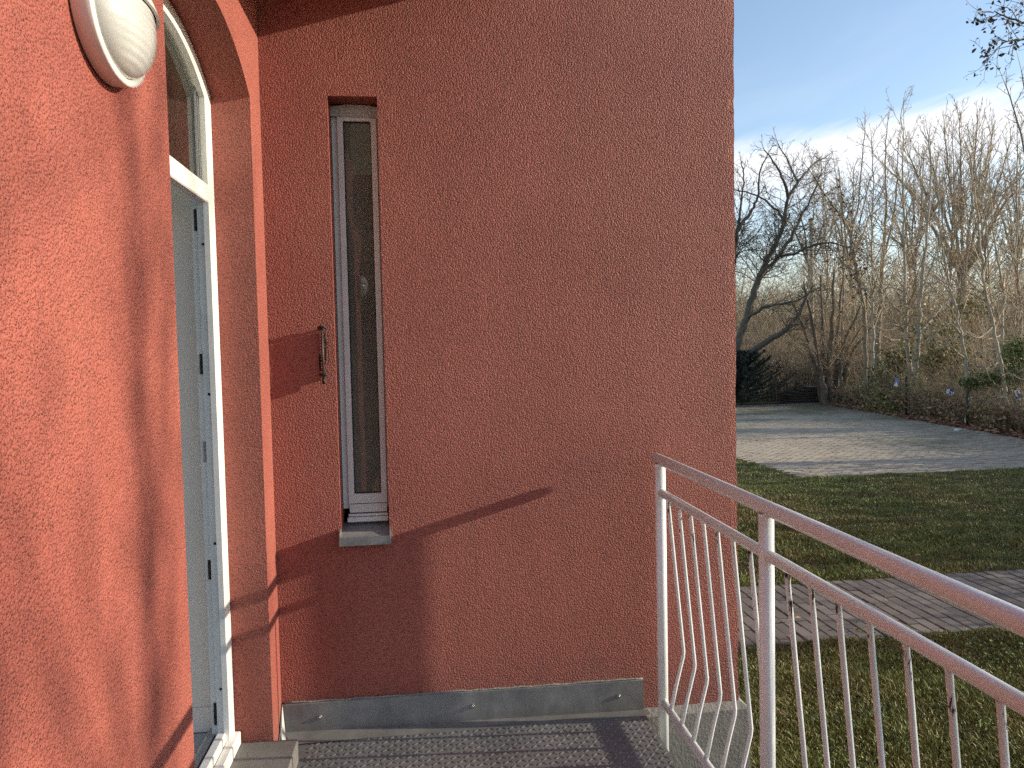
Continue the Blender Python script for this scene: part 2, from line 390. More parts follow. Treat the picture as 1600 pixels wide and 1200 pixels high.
PY0, PY1, PX0, PX1 = 4.96, 6.26, 1.42, 16.0
path = tag(MB().box(PX0, PX1, PY0, PY1, ZG-.15, ZG-.004).build('path', M_JOINT), kind='structure')
def paver_verts(x, y, sx, sy, r, jz=.004, tilt=.006, gap=.006):
    hx, hy = sx/2-gap/2-r.random()*.002, sy/2-gap/2-r.random()*.002
    dz = (r.random()-.5)*jz*2; tx, ty = (r.random()-.5)*tilt*2, (r.random()-.5)*tilt*2
    bv = .006; out = []
    for (ix, iy, z) in ((hx, hy, -.05), (hx, hy, -bv*.6), (hx-bv, hy-bv, 0)):
        for sxn, syn in ((-1, -1), (1, -1), (1, 1), (-1, 1)):
            out.append((x+sxn*ix, y+syn*iy, z+dz+tx*sxn*ix+ty*syn*iy))
    fs = [(8, 9, 10, 11)]
    for L in (0, 4):
        for k in range(4): fs.append((L+k, L+(k+1) % 4, L+4+(k+1) % 4, L+4+k))
    return out, fs
variants = []
for k in range(8):
    vv, ff = paver_verts(0, 0, .10, .20, rnd); me = bpy.data.meshes.new('paver'); me.from_pydata(vv, [], ff); me.materials.append(M_PAVER); variants.append(me)
cells = []
nc = int((PX1-PX0)/.10)
for i in range(nc):
    x = PX0+.05+i*.10; off = (.1 if i % 2 else 0)+rnd.uniform(-.012, .012)
    y = PY0+off-.1
    while y < PY1+.1:
        a, b2 = max(y-.1, PY0+.005), min(y+.1, PY1-.005)
        if b2-a > .05: cells.append((x, (a+b2)/2, b2-a))
        y += .20
def in_view(P, margin=40):
    d = Vector(P)-CAMP; z = d.dot(FWD)
    if z < .1: return False
    u = 800+F_PX*d.dot(RGT)/z; v = 600-F_PX*d.dot(UPV)/z
    return XE*F_PX/D*.9+640 < u+margin and u < 1600+margin and v < 1200+margin
cells.sort(key=lambda c: (0 if in_view((c[0], c[1], ZG), 10) else 1, c[0]**2+c[1]**2))
rest = MB()
for k, (x, y, L) in enumerate(cells):
    if k < 300:
        o = bpy.data.objects.new('paver', variants[rnd.randrange(8)]); COL.objects.link(o); o.parent = path
        o.location = (x, y, ZG+.004+rnd.uniform(-.002, .002)); o.scale = (1, L/.20, 1); o.rotation_euler = (0, 0, rnd.uniform(-.012, .012)+(math.pi if rnd.random() < .5 else 0))
    else:
        vv, ff = paver_verts(x, y, .10, L, rnd); rest.add([(a, b2, c+ZG+.004) for a, b2, c in vv], ff)
tag(rest.build('pavers_beyond', M_PAVER, path), kind='stuff')

# car park: left edge, front edge, far edge and the slanting hedge side
LX0, LY0, LY1 = 6.02, 11.24, 24.9
def hedge_x(y): return 13.05+(y-14.8)*.125          # the line where the paving ends under the hedge
lotmb = MB(); lotmb.prism([(LX0, LY0), (hedge_x(LY0), LY0), (hedge_x(LY1), LY1), (LX0-.55, LY1)], 2, ZG-.16, ZG-.004)
lot = tag(lotmb.build('car_park', M_JOINT, recalc=True), kind='structure')
pv = []; pf = []; nb = 0
j = 0; y = LY0+.05
while y < LY1:
    x = LX0-.04*(y-LY0)+(.1 if j % 2 else 0)+rnd.uniform(-.01, .01)
    while x < hedge_x(y):
        vv, ff = paver_verts(x+.1, y, .20, .10, rnd, .006, .012, .010)
        pv += [(a, b2, c+ZG+.004) for a, b2, c in vv]; pf += [tuple(q+nb for q in f) for f in ff]; nb += 12
        x += .20
    y += .10; j += 1
tag(np_mesh('pavers', pv, pf, M_LOT, lot), kind='stuff')
for (a, b2, c, d2) in ((LX0-.55, hedge_x(LY1), LY1, LY1+.1),):
    kb = MB(); q = a
    while q < b2: kb.box(q, min(q+.98, b2), c, d2, ZG-.2, ZG+.05, .008); q += 1.0
    tag(kb.build('kerb', M_CONC), kind='structure')

# low bare hillside far behind
hv = []; hf = []; NX, NY = 90, 12
for j in range(NY+1):
    for i in range(NX+1):
        x = -120+320*i/NX; y = 62+90*j/NY
        prof = math.sin(min(1, j/7)*math.pi/2)
        hgt = prof*(6.2+1.0*math.sin(x*.055+1)+.9*math.sin(x*.17)+.5*math.sin(x*.6+j))
        hv.append((x, y, ZG-.3+hgt))
for j in range(NY):
    for i in range(NX): a = j*(NX+1)+i; hf.append((a, a+1, a+NX+2, a+NX+1))
tag(np_mesh('hillside', hv, hf, M_HILL, None, True), kind='structure')

# ------------------------------------------------------------------ the house
house = empty('house', (0, D, ZG))
tag(house, 'red roughcast house with an open white arched door and a narrow slit window', 'house')
TOP = 4.6
# back wall with its window slit
wx0, wx1, wz0, wz1 = -.345, -.150, .715, 2.475; wd = .10; XBL = -1.95
b = MB()
def quad(mb, p, flip=False): mb.add(p if not flip else p[::-1], [(0, 1, 2, 3)])
def wallrect(x0, x1, z0, z1, yy=D): quad(b, [(x0, yy, z0), (x1, yy, z0), (x1, yy, z1), (x0, yy, z1)])
wallrect(XBL, wx0, ZG, TOP); NE = 150; ze = [ZG+(TOP-ZG)*k/NE for k in range(NE+1)]
xe = [XE+rnd.gauss(0, .0011)+.0015*math.sin(k*.21)+.001*math.sin(k*.77) for k in range(NE+1)]; ye = [D+abs(rnd.gauss(0, .0012)) for k in range(NE+1)]
wallrect(wx1, XE-.03, ZG, TOP)
for k in range(NE):
    quad(b, [(XE-.03, D, ze[k]), (xe[k], ye[k], ze[k]), (xe[k+1], ye[k+1], ze[k+1]), (XE-.03, D, ze[k+1])])
    quad(b, [(xe[k], ye[k], ze[k]), (XE, D+.06, ze[k]), (XE, D+.06, ze[k+1]), (xe[k+1], ye[k+1], ze[k+1])])
wallrect(wx0, wx1, ZG, wz0-.03); wallrect(wx0, wx1, wz1, TOP)
quad(b, [(wx0, D, wz0-.03), (wx0, D, wz1), (wx0, D+.3, wz1), (wx0, D+.3, wz0-.03)]); quad(b, [(wx1, D, wz0-.03), (wx1, D+.3, wz0-.03), (wx1, D+.3, wz1), (wx1, D, wz1)])
quad(b, [(wx0, D, wz1), (wx1, D, wz1), (wx1, D+.3, wz1), (wx0, D+.3, wz1)]); quad(b, [(wx0, D, wz0-.03), (wx0, D+.3, wz0-.03), (wx1, D+.3, wz0-.03), (wx1, D, wz0-.03)])
quad(b, [(XE, D+.06, ZG), (XE, D+7, ZG), (XE, D+7, TOP), (XE, D+.06, TOP)]); quad(b, [(XE, D+7, ZG), (XBL, D+7, ZG), (XBL, D+7, TOP), (XE, D+7, TOP)])
quad(b, [(XBL, D+7, ZG), (XBL, D, ZG), (XBL, D, TOP), (XBL, D+7, TOP)]); quad(b, [(XBL, D, TOP), (XE, D, TOP), (XE, D+7, TOP), (XBL, D+7, TOP)])
b.build('wall', M_STUCCO, house)
# left wall with arched openings (the farthest one, behind the camera, shows only in the window's reflection)
def arch(y0, y1, spring, rise, n=14):
    yc = (y0+y1)/2; h = (y1-y0)/2; R = (h*h+rise*rise)/(2*rise); zc0 = spring+rise-R
    return [(y0+(y1-y0)*k/n, zc0+math.sqrt(max(0, R*R-(y0+(y1-y0)*k/n-yc)**2))) for k in range(n+1)]
OY0, OY1, OSP, ORI = 1.940, 2.877, 2.405, .150; OZ0 = -.10
YB = -6.0
opens = [(-4.2, -1.38, 2.30, .62), (-.80, .74, 2.405, .30), (OY0, OY1, OSP, ORI)]  # middle opening is invented and unseen; it cuts red bounce onto the railing
TOPL = 3.22; lw = MB(); XI = XL-.20
def lquad(y0, y1, z0, z1): quad(lw, [(XL, y0, z0), (XL, y1, z0), (XL, y1, z1), (XL, y0, z1)])
edges_ = [YB]+[q for o_ in opens for q in o_[:2]]+[D-.001]
for k in range(0, len(edges_), 2): lquad(edges_[k], edges_[k+1], ZG, TOPL)
for (y0, y1, sp, ri) in opens:
    lquad(y0, y1, ZG, OZ0); A = arch(y0, y1, sp, ri)
    for (ya, za), (yb, zb) in zip(A, A[1:]):
        quad(lw, [(XL, ya, za), (XL, yb, zb), (XL, yb, TOPL), (XL, ya, TOPL)])
        quad(lw, [(XL, yb, zb), (XL, ya, za), (XI, ya, za), (XI, yb, zb)])
    quad(lw, [(XL, y0, OZ0), (XL, y0, sp), (XI, y0, sp), (XI, y0, OZ0)], True); quad(lw, [(XL, y1, OZ0), (XL, y1, sp), (XI, y1, sp), (XI, y1, OZ0)])
quad(lw, [(XL, YB, ZG), (XL, YB, TOPL), (XBL, YB, TOPL), (XBL, YB, ZG)], True); quad(lw, [(XL, YB, TOPL), (XL, D-.001, TOPL), (XBL, D-.001, TOPL), (XBL, YB, TOPL)])
for (p, q, r, t_) in ((YB, .9, ZG, TOPL), (2.8, D-.001, ZG, TOPL), (.9, 2.8, ZG, .12), (.9, 2.8, 2.75, TOPL)): quad(lw, [(XBL, p, r), (XBL, q, r), (XBL, q, t_), (XBL, p, t_)])
lw.build('wall', M_STUCCO, house)
# porch roof slab whose edge shades the top of both walls
rf = MB(); CX = .45; CZ = 2.69+(CX-XL)*.283
rf.box(XL-.02, CX, 1.35, D+.02, CZ, CZ+.16); rf.box(XL-.02, CX, -5.6, -.9, CZ, CZ+.16); rf.build('roof', M_STUCCO, house)  # the slab behind the camera is added, unseen, to darken the window's reflection
MB().box(XBL+.01, XL-.01, YB+.01, -.9, 3.225, 5.6).build('reflection_darkener', plain('reflection_olive', (.105, .095, .070), .85, 0, .15, 9), house)  # added unseen block that keeps the top of the window's reflection dark
# concrete plinth
pl = MB(); pl.prism([(.905, ZG-.2), (.905, -.128), (XE+.035, -.128), (XE+.035, ZG-.2)], 1, D-.035, D-.002)
pl.add([(.905, D-.035, -.128), (XE+.035, D-.035, -.128), (XE+.002, D-.002, -.104), (.905, D-.002, -.104), (XE+.035, D+6.9, -.128), (XE+.002, D+6.9, -.104), (XE+.035, D+6.9, ZG-.2), (XE+.035, D-.035, ZG-.2)],
       [(0, 1, 2, 3), (1, 4, 5, 2), (7, 6, 4, 1)])
pl.build('plinth', M_CONC, house)
# zinc flashing along the foot of the back wall, turned up at the left end, with three screws
fl = MB(); fx0, fx1 = XL+.012, .909
fl.add([(fx0, D-.008, -.082), (fx1, D-.008, -.108), (fx1, D-.010, .022), (fx0, D-.012, .032), (fx0, D-.001, .036), (fx1, D-.001, .026), (fx1, D-.001, -.108)],
       [(0, 1, 2, 3), (3, 2, 5, 4), (1, 6, 5, 2)])
fl.add([(fx0, D-.008, -.082), (fx1+.012, D-.008, -.108), (fx1+.012, D-.045, -.113), (fx0+.03, D-.085, -.094)], [(0, 3, 2, 1)])
flash = fl.build('flashing', M_ZINC, house)
fe = MB(); fe.add([(XL+.004, D-.006, .036), (XL+.014, D-.095, -.09), (XL+.030, D-.082, -.094), (XL+.016, D-.010, .034)], [(0, 1, 2, 3)])
fe.add([(XL+.003, D-.006, -.08), (XL+.003, D-.006, .038), (XL+.006, D-.12, -.10)], [(0, 1, 2)])
fe.build('flashing_end', M_ZINC, house)
for sx, sz in ((-.455, -.030), (.170, -.034), (.799, -.040)):
    s_ = MB(); s_.tube([(sx, D-.009, sz), (sx, D-.0128, sz)], .0105, 16); s_.tube([(sx, D-.0128, sz), (sx, D-.0150, sz)], [.0066, .0040], 12)
    s_.build('screw', M_STEEL, flash).location = (0, 0, 0)
# mortar bead on top of flashing
mb_ = MB(); mb_.tube([(fx0+(fx1-fx0)*k/40, D-.004, .0375-.010*k/40+rnd.uniform(-.002, .002)) for k in range(41)], [.0035+rnd.random()*.0025 for _ in range(41)], 6)
mb_.build('sealant', M_CONC, house)

# slit window
win = MB()
FY = D+wd
def frame(mb, x0, x1, z0, z1, t, y0, y1, tb=None, tt=None):
    tb = tb or t; tt = tt or t
    mb.box(x0, x0+t, y0, y1, z0, z1); mb.box(x1-t, x1, y0, y1, z0, z1); mb.box(x0+t, x1-t, y0+.0003, y1, z0, z0+tb); mb.box(x0+t, x1-t, y0+.0003, y1, z1-tt, z1)
frame(win, wx0+.001, wx1-.001, .800, 2.4635, .0235, FY+.012, FY+.07, .02, .030)
win_o = win.build('window', M_UPVC, house)
sash = MB(); frame(sash, wx0+.0255, wx1-.012, .822, 2.442, .0225, FY+.0, FY+.05, .040, .034)
sash.build('frame', M_UPVC, win_o).location = (0, 0, 0)
gk = MB(); frame(gk, wx0+.048, wx1-.0345, .862, 2.408, .0035, FY+.012, FY+.03); gk.build('seal', M_SEAL, win_o).location = (0, 0, 0)
gp = MB(); gp.box(wx0+.05, wx1-.036, FY+.018, FY+.021, .864, 2.406); gp.build('pane', M_GLASS, win_o).location = (0, 0, 0)
cap = MB(); cap.prism([(wx0, wz1-.050), (wx1, wz1-.056), (wx1, wz1-.012), ((wx0*.3+wx1*.7), wz1-.004), ((wx0*.7+wx1*.3), wz1-.003), (wx0, wz1-.012)], 1, FY-.006, FY+.011)
cap.build('plaster_fillet', plain('light_filler', (.50, .47, .44), .9, 0, .1, 60, .002), win_o).location = (0, 0, 0)
st = MB()
st.box(wx0+.028, wx1-.013, FY-.002, FY+.05, .783, .8195); st.box(wx0+.024, wx1-.010, FY-.012, FY+.05, .770, .780)
st.box(wx0+.018, wx1-.007, FY-.020, FY+.05, .746, .767, .003); st.box(wx0+.03, wx1-.013, FY+.012, FY+.05, .735, .822)
st.build('bottom_profile', M_UPVC, win_o).location = (0, 0, 0)
sg = MB(); sg.box(wx0+.030, wx1-.015, FY-.0005, FY+.004, .816, .8215); sg.box(wx0+.026, wx1-.012, FY-.006, FY+.0, .7795, .7835); sg.build('seal', M_SEAL, win_o).location = (0, 0, 0)
sill = MB(); lip = D-.042
sill.add([(wx0-.001, FY+.02, .742), (wx1+.003, FY+.02, .742), (wx1+.003, lip, .7135), (wx0-.001, lip, .7135), (wx1+.003, lip, .6785), (wx0-.001, lip, .6785), (wx1+.003, lip+.012, .6785), (wx0-.001, lip+.012, .6785)],
         [(0, 3, 2, 1), (3, 5, 4, 2), (5, 7, 6, 4)])
for xx, dx in ((wx0-.004, .005), (wx1+.001, .005)):
    sill.prism([(lip-.002, .680), (lip-.002, .727), (D+.0, .748), (D+.0, .680)] if False else [(lip-.001, .6785), (lip-.001, .724), (lip+.03, .736), (D-.001, .742), (D-.001, .6785)], 0, xx, xx+dx)
sill.build('sill', M_ZINC, win_o, True).location = (0, 0, 0)
room = MB(); room.box(wx0-.6, wx1+.7, D+.302, D+2.2, .2, 2.9); room.f = [f for k, f in enumerate(room.f) if k != 2]; room.sm = room.sm[:len(room.f)]
room.build('room_lining', M_ROOM, house)

# white arched door frame; the door itself stands open inwards, out of sight
df = MB(); YJ0, YJ1 = OY0+.001, OY1-.001
def archband(mb, x0, x1, wid, zb):
    """a band of width wid following the opening, from z=zb up one jamb, over the arch and down the other"""
    out = arch(YJ0, YJ1, OSP-.001, ORI-.001, 20); inn = arch(YJ0+wid, YJ1-wid, OSP-.03, ORI-wid*.35, 20)
    out = [(YJ0, zb)]+out+[(YJ1, zb)]; inn = [(YJ0+wid, zb)]+inn+[(YJ1-wid, zb)]
    for (a, b3, c, d3) in zip(out, out[1:], inn[1:], inn):
        vs = [(x, q[0], q[1]) for x in (x1, x0) for q in (a, b3, c, d3)]
        mb.add(vs, [(3, 2, 1, 0), (4, 5, 6, 7), (2, 3, 7, 6), (0, 1, 5, 4)])
archband(df, -.763, XF, .078, .0)
dfo = df.build('door_frame', M_UPVC, house)
d2 = MB(); archband(d2, -.789, -.7632, .066, .0)
d2.box(-.789, -.7633, OY0+.066, OY1-.066, 2.012, 2.062); d2.build('rebate', M_UPVC, dfo).location = (0, 0, 0)
d3 = MB(); archband(d3, -.812, -.7892, .054, .0); d3.build('rebate', M_UPVC, dfo).location = (0, 0, 0)
tb = MB(); tb.box(-.7632, XF+.001, OY0+.0795, OY1-.0795, 2.003, 2.068, .004); tb.build('transom_bar', M_UPVC, dfo).location = (0, 0, 0)
gl = MB(); A = arch(OY0+.06, OY1-.06, OSP-.03, ORI-.02, 16); gl.prism([(OY0+.06, 2.04)]+A+[(OY1-.06, 2.04)], 0, -.778, -.774); gl.build('pane', M_GLASS2, dfo).location = (0, 0, 0)
gb = MB()  # thin bars standing in for two vertical lines reflected in the transom glass
for yy in (OY1-.085, OY1-.105): gb.box(-.772, -.766, yy-.004, yy, 2.068, OSP+.0)
gb.build('reflected_line', M_ALU, dfo).location = (0, 0, 0)
# strike plates and screws on the far jamb
yj = OY1-.0545
for (z0, z1, kind) in ((1.906, 1.984, 'p'), (1.388, 1.462, 'k'), (1.067, 1.143, 'l'), (.630, .703, 'p'), (.081, .166, 'k')):
    k = MB(); k.box(-.803, -.785, yj-.004, yj, z0, z1, .0015)
    if kind == 'p': k.box(-.799, -.789, yj-.010, yj-.004, z0+.012, z1-.012, .002)
    elif kind == 'k':
        k.box(-.800, -.790, yj-.014, yj-.004, z0+.006, z0+.030, .002); k.box(-.800, -.792, yj-.010, yj-.004, z0+.040, z1-.006, .002)
    else: k.box(-.800, -.788, yj-.010, yj-.004, z0+.004, z0+.040, .002); k.tube([(-.794, yj-.004, z1-.014), (-.794, yj-.008, z1-.014)], .006, 10)
    k.build('strike_plate', M_BRONZE if kind != 'l' else M_ALU, dfo).location = (0, 0, 0)
for z in (1.857, 1.315, .766, .221):
    k = MB(); k.tube([(-.772, OY1-.066, z), (-.772, OY1-.0695, z)], [.0055, .0045], 10); k.build('screw', M_BRONZE, dfo).location = (0, 0, 0)
# threshold: two stepped white rails, black seal, grey strip
th = MB(); th.box(-.757, -.722, OY0+.002, OY1-.002, -.030, .026, .004); th.box(-.790, -.7575, OY0+.002, OY1-.002, -.030, .058, .004)
tho = th.build('threshold', M_UPVC, dfo); tho.location = (0, 0, 0)
ts = MB(); ts.box(-.802, -.7905, OY0+.055, OY1-.055, -.03, .040); ts.build('seal', M_SEAL, dfo).location = (0, 0, 0)
ta = MB(); ta.box(-.835, -.8025, OY0+.003, OY1-.003, -.03, .047, .003); ta.build('floor_strip', M_ALU, dfo).location = (0, 0, 0)
# hall behind the door
hw = MB(); HY1 = OY1+.008
hw.box(-1.85, XI-.001, .85, HY1, -.2, 2.95); hw.f = [hw.f[2], hw.f[3], hw.f[5]]; hw.sm = hw.sm[:3]
hole = (.95, 2.75, .15, 2.7)  # unseen rear opening, added to let the sky brighten the hall
def holed(mb, x, y0, y1, z0, z1):
    a, b3, c, d3 = hole
    for (p, q, r, t_) in ((y0, a, z0, z1), (b3, y1, z0, z1), (a, b3, z0, c), (a, b3, d3, z1)): quad(mb, [(x, p, r), (x, q, r), (x, q, t_), (x, p, t_)])
holed(hw, -1.85, .85, HY1, -.2, 2.95)
hw.build('hall_wall', M_PLASTER, house)
hf_ = MB(); hf_.box(-1.85, -.836, .85, HY1-.001, -.1, .03); hf_.build('hall_floor', M_TILE, house)
hb = MB(); hb.box(-1.80, -.815, HY1-.014, HY1-.001, .032, .125, .003); hb.build('skirting', M_PLASTER, house)
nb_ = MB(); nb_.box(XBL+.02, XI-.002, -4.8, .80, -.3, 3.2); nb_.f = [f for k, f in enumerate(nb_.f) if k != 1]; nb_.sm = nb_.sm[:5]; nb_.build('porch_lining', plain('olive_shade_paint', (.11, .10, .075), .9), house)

# stone doorstep
ds = MB(); ds.box(XF+.022, -.509, OY0-.02, OY1-.006, -.115, -.020, .004)
dso = ds.build('doorstep', M_STEP); tag(dso, 'speckled grey stone slab lying at the foot of the open door', 'doorstep')

# ------------------------------------------------------------------ landing of tread plate
land = empty('landing', (.2, 1.0, -.1)); tag(land, 'steel tread plate landing between the red wall and the white railing', 'landing')
PZ = -.100
lp = MB(); lp.box(-.525, .900, -1.2, D-.048, PZ-.006, PZ); lp.box(-.60, -.5255, -1.2, OY0-.025, PZ-.006, PZ); lp.build('tread_plate', M_TREAD, land)
lf = MB()
lf.box(.845, .899, -1.19, D-.06, PZ-.106, PZ-.0065); lf.box(-.49, -.44, -1.19, D-.06, PZ-.106, PZ-.0065); lf.box(-.44, .845, D-.11, D-.06, PZ-.10, PZ-.0065)
lf.box(-.44, .845, -1.19, -1.14, PZ-.10, PZ-.0065)
for yy in (-.9, 2.7):
    for xx in (-.42, .79): lf.box(xx, xx+.05, yy, yy+.05, ZG-.1, PZ-.10)
lf.build('support_frame', M_ALU, land)
tv = []; tf = []; nb = 0
ix = 0; x = -.478
while x < .885:
    y = 1.3; jy = 0
    while y < D-.065:
        s_ = 1 if (ix+jy) % 2 == 0 else -1; ca, sa = math.cos(.70*s_), math.sin(.70*s_)
        L, Wd, H = .0148, .0046, .0034
        for (u, v, z) in ((-L, 0, 0), (-L*.5, -Wd, 0), (L*.5, -Wd, 0), (L, 0, 0), (L*.5, Wd, 0), (-L*.5, Wd, 0), (-L*.55, 0, H), (L*.55, 0, H)):
            tv.append((x+u*ca-v*sa, y+u*sa+v*ca, PZ+z))
        for f in ((0, 1, 6), (1, 2, 7), (1, 7, 6), (2, 3, 7), (3, 4, 7), (4, 5, 6), (4, 6, 7), (5, 0, 6)): tf.append(tuple(nb+q for q in f))
        nb += 8; y += .0315; jy += 1
    x += .0243; ix += 1
tag(np_mesh('raised_treads', tv, tf, M_TREAD, land, True), kind='stuff')

# ------------------------------------------------------------------ railing
XR = .9645
rail = empty('railing', (XR, 2.95, -.2)); tag(rail, 'white painted tube railing with bellied bars along the open side of the landing', 'railing')
hr = MB(); hr.tube([(XR, 3.017, .987), (XR, 3.013, .987), (XR, 3.008, .987)], [.012, .0197, .0216], 20); hr.tube([(XR, 3.008, .987), (XR, -1.1, .987)], .0216, 20); hr.build('handrail', M_PAINT, rail)
mr = MB(); mr.tube([(XR, 2.970, .852), (XR, -1.1, .852)], .0170, 16); mr.build('mid_rail', M_PAINT, rail)
br = MB(); br.tube([(XR, 2.970, -.030), (XR, -1.1, -.030)], .0156, 16); br.build('bottom_rail', M_PAINT, rail)
for yy in (2.951, 2.000, 1.043, .09, -1.08):
    p_ = MB(); p_.tube([(XR, yy, -.35), (XR, yy, .967)], .0216, 20)
    for zz, rr in ((.9655, .0232), (.852, .0228), (-.030, .0226)): p_.tube([(XR, yy, zz-.005), (XR, yy, zz), (XR, yy, zz+.005)], [.0214, rr, .0214], 20, False)   # weld beads
    p_.build('post', M_PAINT, rail)
ys = [2.854-.1243*i for i in range(7)]+[1.879-.1243*i for i in range(7)]+[.921-.1243*i for i in range(7)]
for yy in ys:
    p_ = MB(); pts = [(XR, yy, .839), (XR+.028, yy, .527), (XR+.0546, yy, .240), (XR+.0566, yy, .219), (XR+.0546, yy, .198), (XR+.027, yy, .090), (XR, yy, -.021)]
    p_.tube([pts[0], (XR, yy, .832)]+pts[1:], [.0098, .0072]+[.0068]*5+[.0092], 10); p_.build('baluster', M_BAR, rail)

# ------------------------------------------------------------------ wall lamp
A_, B_ = .1403, .1164
def make_lamp(yc, zc, label):
    r = empty('wall_lamp', (XL, yc, zc)); tag(r, label, 'wall lamp', 'oval lamps on the red wall')
    def lathe(name, prof, m_, half=None, n=48, par=r):
        mb = MB(); vs = []; fs = []
        a0, a1 = half if half else (0, 2*math.pi); cnt = n+1 if half else n
        for (rad, dx) in prof:
            for q in range(cnt):
                a = a0+(a1-a0)*q/n; vs.append((dx, max(A_-rad, .0004)*math.cos(a), max(A_-rad, .0004)/A_*B_*math.sin(a)))
        L = len(prof)
        for i in range(L-1):
            for q in range(n):
                q2 = (q+1) % cnt; fs.append((i*cnt+q, (i+1)*cnt+q, (i+1)*cnt+q2, i*cnt+q2))
        mb.add(vs, fs, True); o = mb.build(name, m_, par, True); o.location = (0, 0, 0); return o
    dome = [(A_-.019-(A_-.019)*(1-math.cos(q/45*math.pi/2)), .036+.056*math.sin(q/45*math.pi/2)) for q in range(46)]
    lathe('base', [(.010, 0.0), (.010, .003), (.001, .004), (.0, .036), (.0015, .0392), (.015, .0395), (.0155, .036), (.022, .034)], M_LAMPSHELL)
    dm = lathe('glass_dome', [(A_-(r0), dx) for r0, dx in dome], M_OPAL, None, 96)
    for v in dm.data.vertices:          # moulded ribs running across the dome
        rr = math.hypot(v.co.y/A_, v.co.z/B_); v.co.x += .0006*math.sin(v.co.z*2*math.pi/.0145)*min(1, max(0, .86-rr)/.1)
    hd = MB(); rows = []; ZH = .034; NZ, NA = 26, 36          # slatted eyelid hood over the upper part of the dome
    for inner in (0, 1):
        for i in range(NZ+1):
            u = i/NZ; z = ZH+(B_-.002-ZH)*math.sin(u*math.pi/2); sc = math.sqrt(max(0, 1-(z/B_)**2)); step = .0045*(1-(u*3.2 % 1)) if not inner else -.002
            row = []
            for k in range(NA+1):
                a = math.pi*k/NA; row.append((.030+(.066*sc+step)*math.sin(a)**.9, (A_*sc+step*.6)*math.cos(a), z))
            rows.append(row)
    vs = [q for row in rows for q in row]; W_ = NA+1; fs = []
    for base in (0, (NZ+1)*W_):
        for i in range(NZ):
            for k in range(NA): q = base+i*W_+k; fs.append((q, q+1, q+1+W_, q+W_))
    for k in range(NA): fs.append((k, (NZ+1)*W_+k, (NZ+1)*W_+k+1, k+1))
    hd.add(vs, fs, False); hd.build('hood', M_LAMPSHELL, r, True).location = (0, 0, 0)
    return r
make_lamp(1.560, 2.1065, 'oval white wall lamp with ribbed opal glass dome and slatted hood beside the door')
lamp2 = make_lamp(-1.15, 2.1065, 'oval white wall lamp behind the camera, seen only mirrored in the slit window')

# ------------------------------------------------------------------ ornamental thermometer on the back wall
tx = -.394; thm = empty('thermometer', (tx, D, 1.45)); tag(thm, 'small dark wrought iron ornament bracket fixed to the red wall beside the slit window', 'wall ornament')
def loc0(o): return o
r_ = MB()
r_.add([], [])
r_.tube([(tx, D-.0135, 1.545), (tx+.0015, D-.0135, 1.352)], .0042, 10); r_.build('rod', plain('dull_iron', (.075, .07, .066), .5, .5, .2, 60), thm)
r_ = MB(); r_.box(tx-.0016, tx+.0016, D-.0110, D-.001, 1.350, 1.546); r_.build('plate', M_DARK, thm)
r_ = MB(); r_.tube([(tx-.017, D-.009, 1.555), (tx-.006, D-.0135, 1.561), (tx+.006, D-.0135, 1.561), (tx+.017, D-.009, 1.556)], [.003, .006, .006, .003], 8); r_.tube([(tx, D, 1.553), (tx, D-.0165, 1.553)], .005, 8); r_.tube([(tx, D-.0135, 1.553), (tx, D-.022, 1.572)], [.005, .002], 8); r_.build('finial', M_DARK, thm)
r_ = MB(); r_.tube([(tx-.015, D-.009, 1.372), (tx-.005, D-.0140, 1.369), (tx+.008, D-.0140, 1.369), (tx+.018, D-.009, 1.372)], [.003, .007, .007, .003], 8); r_.tube([(tx+.001, D, 1.369), (tx+.001, D-.0180, 1.369)], .005, 8); r_.build('bracket', M_DARK, thm)
r_ = MB(); r_.tube([(tx+.0015, D-.0140, 1.357), (tx+.0015, D-.0140, 1.332)], [.0065, .0055], 8); r_.build('weight', M_DARK, thm)
for (cx, z0, z1, sgn) in ((tx+.007, 1.418, 1.535, 1), (tx-.006, 1.384, 1.452, -1)):
    r_ = MB(); nn = int((z1-z0)/.0115)
    for i in range(nn):
        zz = z0+(z1-z0)*(i+.5)/nn; wdt = .021*math.sin(math.pi*(i+.6)/(nn+.4))**.6
        for q in range(2):
            x0 = cx; pts = []
            for s in range(7):
                a = s/6*math.pi*1.5; pts.append((x0+sgn*(wdt*(.2+.75*s/6)*abs(math.cos(a*.4))+.002), D-.005-.003*q-.002*math.sin(a), zz+.005*math.sin(a)*(1-2*q)))
            r_.tube(pts, [.0017]*6+[.0028], 5)
    r_.build('leaf_scroll', M_DARK, thm)

# fallen leaf lying on the landing
lm = MB(); lx, ly = -.447, 2.715
lobes = [(0, .034), (.35, .018), (.75, .030), (1.15, .015), (1.6, .024), (2.2, .012), (2.8, .013), (3.48, .013), (4.08, .012), (4.68, .024), (5.13, .015), (5.53, .030), (5.93, .018)]
vs = [(lx, ly, PZ+.010)]+[(lx+r2*math.cos(a+.7), ly+r2*math.sin(a+.7), PZ+.004+.008*abs(math.sin(a*1.5))) for a, r2 in lobes]
lm.add(vs, [(0, i, i % len(lobes)+1) for i in range(1, len(lobes)+1)]); lm.tube([(lx, ly, PZ+.01), (lx-.022, ly-.018, PZ+.004), (lx-.035, ly-.024, PZ+.004)], .0012, 5)
tag(lm.build('fallen_leaf', M_LEAF_RED), 'single brown maple leaf lying on the tread plate beside the stone doorstep', 'leaf')

